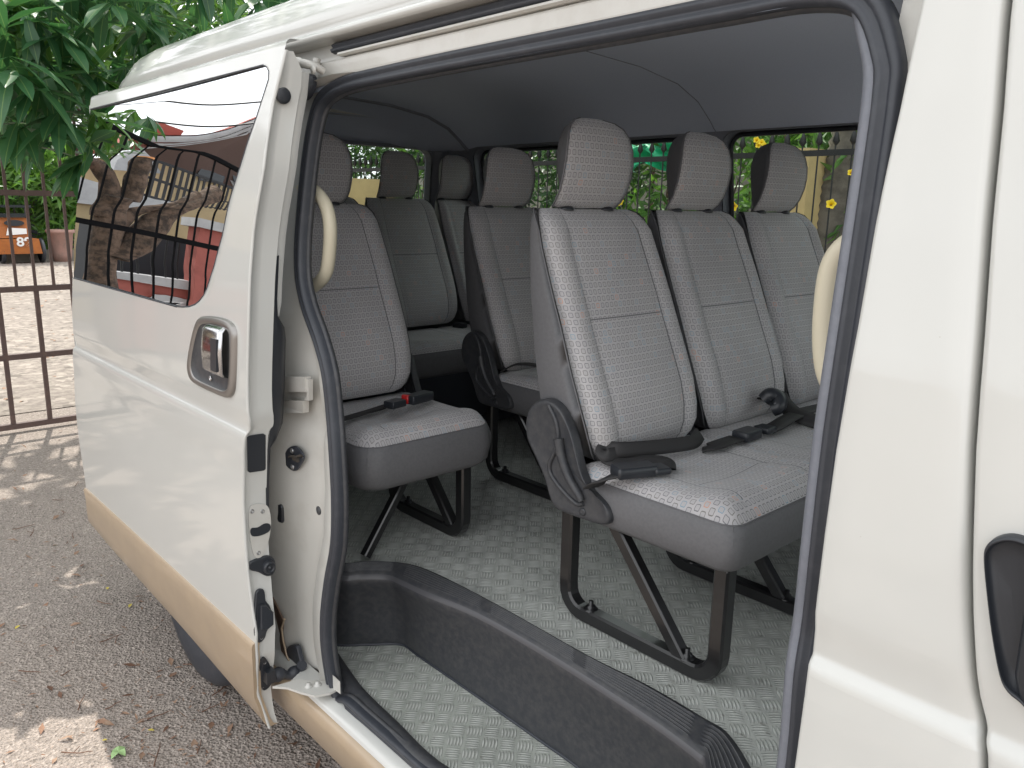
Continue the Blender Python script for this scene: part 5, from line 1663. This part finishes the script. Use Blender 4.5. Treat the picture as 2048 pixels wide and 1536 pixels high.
# --- house mirrored in the open door's window
XH = -14.0
hs = empty('house', (XH-3, -6, 0), 'cream two storey house with curved white eave, mirrored in the open door window', 'house')
ev = [mir(x, y, XH+.8) for x, y in ((306, 272), (340, 268), (380, 262), (430, 247), (475, 228), (500, 229))]
0 and print('eave', [tuple(round(c, 2) for c in p) for p in ev])
ev = [Vector((p.x, p.y, p.z)) for p in ev]
ev += [Vector((XH+.8, ev[-1].y-1.0, ev[-1].z-.35)), Vector((XH+.8, ev[-1].y-3.0, ev[-1].z-.7))]
E_ = catmull(ev, 5)
yL = ev[0].y; yR = ev[-1].y
b = MB()
b.box((XH-3, (yL-.8+yR)/2, 1.9), (3, (yL-.8-yR)/2, 1.9)); b.box((XH+.35, (yL-.8+yR)/2, 1.45), (.35, (yL-.8-yR)/2+.02, .09))
b.build('wall', 'house_cream', hs)
b = MB()
for o, w_, dx_ in ((0, .10, 0), (-.12, .07, -.06), (-.22, .05, -.12)):
    b.grid([[p+Vector((dx_, 0, o)) for p in E_], [p+Vector((dx_, 0, o-w_)) for p in E_], [p+Vector((dx_-.1, 0, o-w_)) for p in E_]])
    b.grid([[p+Vector((dx_, 0, o)) for p in E_], [p+Vector((dx_-.1, 0, o)) for p in E_]])
b.build('eave', 'house_white', hs)
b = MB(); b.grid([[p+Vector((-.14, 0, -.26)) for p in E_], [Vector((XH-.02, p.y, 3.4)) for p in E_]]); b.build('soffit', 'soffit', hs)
b = MB(); b.grid([[p+Vector((0, 0, .02)) for p in E_], [Vector((XH-3, p.y-.2, p.z-.25)) for p in E_], [Vector((XH-6, p.y, p.z)) for p in E_]])
b.poly([mir(x, y, XH+.6) for x, y in ((308, 270), (312, 241), (352, 256), (345, 268))])
b.build('roof', 'roof_tile', hs)
def MP(px, py, X): return mir(px, py, X)
def quadpx(b, pts, X, th=.04):
    b.prism([MP(x, y, X) for x, y in pts], (th, 0, 0))
b = MB(); quadpx(b, ((426, 330), (436, 310), (455, 303), (470, 305), (470, 350), (440, 372), (428, 350)), XH+.01); b.build('arch_frame', 'house_white', hs)
b = MB(); quadpx(b, ((432, 335), (440, 318), (456, 311), (467, 313), (464, 345), (442, 362), (434, 348)), XH+.06); b.build('window', 'window_dark', hs)
b = MB(); quadpx(b, ((368, 338), (376, 325), (400, 328), (418, 340), (412, 358), (372, 352)), XH+.02); b.build('window', 'window_dark', hs)
b = MB()
ra, rc = MP(300, 322, XH+.8), MP(440, 385, XH+.8)
zr0 = 1.55+0; 
for z in (ra.z, ra.z-.28, ra.z-.56): b.box((XH+.8, (ra.y+rc.y)/2, z), (.02, abs(ra.y-rc.y)/2, .02))
nb = 16
for k in range(nb+1):
    y = ra.y+(rc.y-ra.y)*k/nb; b.box((XH+.8, y, ra.z-.3), (.014, .014, .32))
b.build('balcony_rail', 'fence_black', hs)
b = MB(); quadpx(b, ((235, 345), (262, 300), (278, 300), (300, 345)), XH+.3, .3); b.build('gable', 'house_white', hs)
pz = MP(390, 452, -9.6)
b = MB(); b.box((-9.6, MP(387, 520, -9.6).y, pz.z/2), (.16, .20, pz.z/2)); b.box((-9.6, MP(387, 520, -9.6).y, pz.z+.04), (.22, .26, .05), 1)
b.build('gate_pillar', ['coral', 'house_white'], label='coral red masonry pillar with white cap, mirrored in the door window', cat='pillar')
ya_, yb2 = MP(232, 560, -9.6).y, -8.0
zc_ = MP(300, 562, -9.6).z
b = MB(); b.box((-9.7, (ya_+yb2)/2, zc_/2), (.08, abs(ya_-yb2)/2, zc_/2)); b.box((-9.7, (ya_+yb2)/2, zc_+.03), (.12, abs(ya_-yb2)/2, .04), 1)
cw = b.build('boundary_wall', ['coral', 'house_white'], label='low coral wall with pale coping and iron railing, mirrored in the door window', cat='wall')
b = MB()
for k in range(60):
    y = ya_+(yb2-ya_)*k/60; bar(b, (-9.7, y, zc_), (-9.7, y, zc_+.75), .01, 5)
b.box((-9.7, (ya_+yb2)/2, zc_+.75), (.015, abs(ya_-yb2)/2, .015)); b.build('railing', 'fence_black', cw)
b = MB(); b.box((-10.6, -5, .9), (.4, 3.6, .9)); b.build('shed', 'dark_wall', label='dark carport wall behind the coral pillar, mirrored in the window', cat='building')
c0, c1 = MP(160, 372, -13), MP(215, 385, -13)
b = MB(); b.box((-13.5, (c0.y+c1.y)/2, c0.z/2), (.5, .9, c0.z/2)); b.box((-13.4, (c0.y+c1.y)/2, c0.z-.1), (.65, 1.0, .22), 1); b.build('outbuilding', ['house_cream', 'house_white'], label='small cream outbuilding with white ledge left of the house, mirrored in the window', cat='building')
for dz in (0, .9):
    b = MB(); A, Bq = MP(235, 205+30*dz, -11), MP(520, 190+45*dz, -11)
    d = (Bq-A)
    b.tube(catmull([A-d*.6, A+Vector((0, 0, -.05)), A.lerp(Bq, .5)+Vector((0, 0, -.10)), Bq, Bq+d*.6], 6), .012, n=5)
    b.build('power_cable', 'fence_black', label=('upper' if dz == 0 else 'lower')+' thin cable across the white sky mirrored in the door window', cat='cable', group='overhead cables')

# ================================================================ litter on the ground
R_ = random.Random(5)
tw = []
for k in range(46):
    px, py = R_.uniform(0, 680), R_.uniform(900, 1536)
    if px > 180 and py < 1000+(px-180)*1.25: continue
    c = at(px, py, Z=.004); a = R_.uniform(0, pi); L = R_.uniform(.03, .11)
    P = []; p = c.copy()
    for j in range(6):
        P.append(p + Vector((0, 0, .003+.003*R_.random()))); a += R_.uniform(-.25, .25); p = p+Vector((cos(a), sin(a), 0))*L/5
    b = MB(); b.tube(P, lambda t: .0022*(1-.5*t), n=5)
    if R_.random() < .4: b.tube([P[2], P[2]+Vector((cos(a+.8), sin(a+.8), .1))*L*.3], .0014, n=4)
    b.build('twig', 'twig', label='thin dry brown twig lying on the rough ground', cat='twig', group='dry twigs on the ground')
YL = ['tiny yellow leaf on the ground, farthest from the camera', 'tiny yellow leaf on the ground just left of the door cladding', 'tiny yellow leaf at the left edge of the ground', 'tiny yellow leaf at the tip of a twig, right of the green leaf', 'tiny yellow leaf right beside the crumpled green leaf']
for (px, py, s_), yl in zip(((214, 1174, .9), (263, 1207, 1), (40, 1250, 1), (295, 1460, .8), (215, 1480, .7)), YL):
    c = at(px, py, Z=.008); b = MB(); b.nonormals = True
    leaf(b, c, Vector((R_.uniform(-1, 1), R_.uniform(-1, 1), .05)), Vector((0, 0, 1)), .026*s_, .014*s_, .2)
    b.build('yellow_leaf', 'yellow_leaf', label=yl, cat='leaf', group='yellow leaves on the ground')
c = at(237, 1503, Z=.012); b = MB(); b.nonormals = True
for j in range(4):
    a = j*1.6+.4; leaf(b, c, Vector((cos(a), sin(a), .25)), Vector((0, 0, 1)), .026, .024, .5, fold=.6)
b.build('crumpled_leaf', 'pale_green', label='small crumpled pale green leaf near the bottom left of the ground', cat='leaf')
b = MB(); b.nonormals = True
for k in range(1500):
    if k < 700: px, py = R_.uniform(-60, 760), R_.uniform(860, 1560); c = at(px, py, Z=.004)
    elif k < 860: px, py = R_.uniform(260, 700), R_.uniform(1330, 1560); c = at(px, py, Z=.004)
    else: c = Vector((R_.uniform(-6.8, 0), R_.uniform(-3, 3), .004))
    if c.y > 1.0 and c.x > -3.6: continue
    s_ = R_.choice([.006, .009, .012, .018, .03]) if R_.random() < .88 else .05
    leaf(b, c, Vector((R_.uniform(-1, 1), R_.uniform(-1, 1), R_.uniform(0, .25))), Vector((R_.uniform(-.3, .3), R_.uniform(-.3, .3), 1)), s_, s_*R_.uniform(.2, .45), R_.uniform(-.3, .5), 0 if R_.random() < .75 else 1, seg=2)
for k in range(700):
    c = Vector((R_.uniform(-24, -6.9), R_.uniform(-3, 9), .010)); s_ = R_.uniform(.04, .14)
    leaf(b, c, Vector((R_.uniform(-1, 1), R_.uniform(-1, 1), .1)), Vector((0, 0, 1)), s_, s_*.35, .3, seg=2)
b.build('leaf_litter', ['litter_leaf', 'twig'], kind='stuff', label='scattered dry brown leaf fragments over the ground', cat='leaf litter')
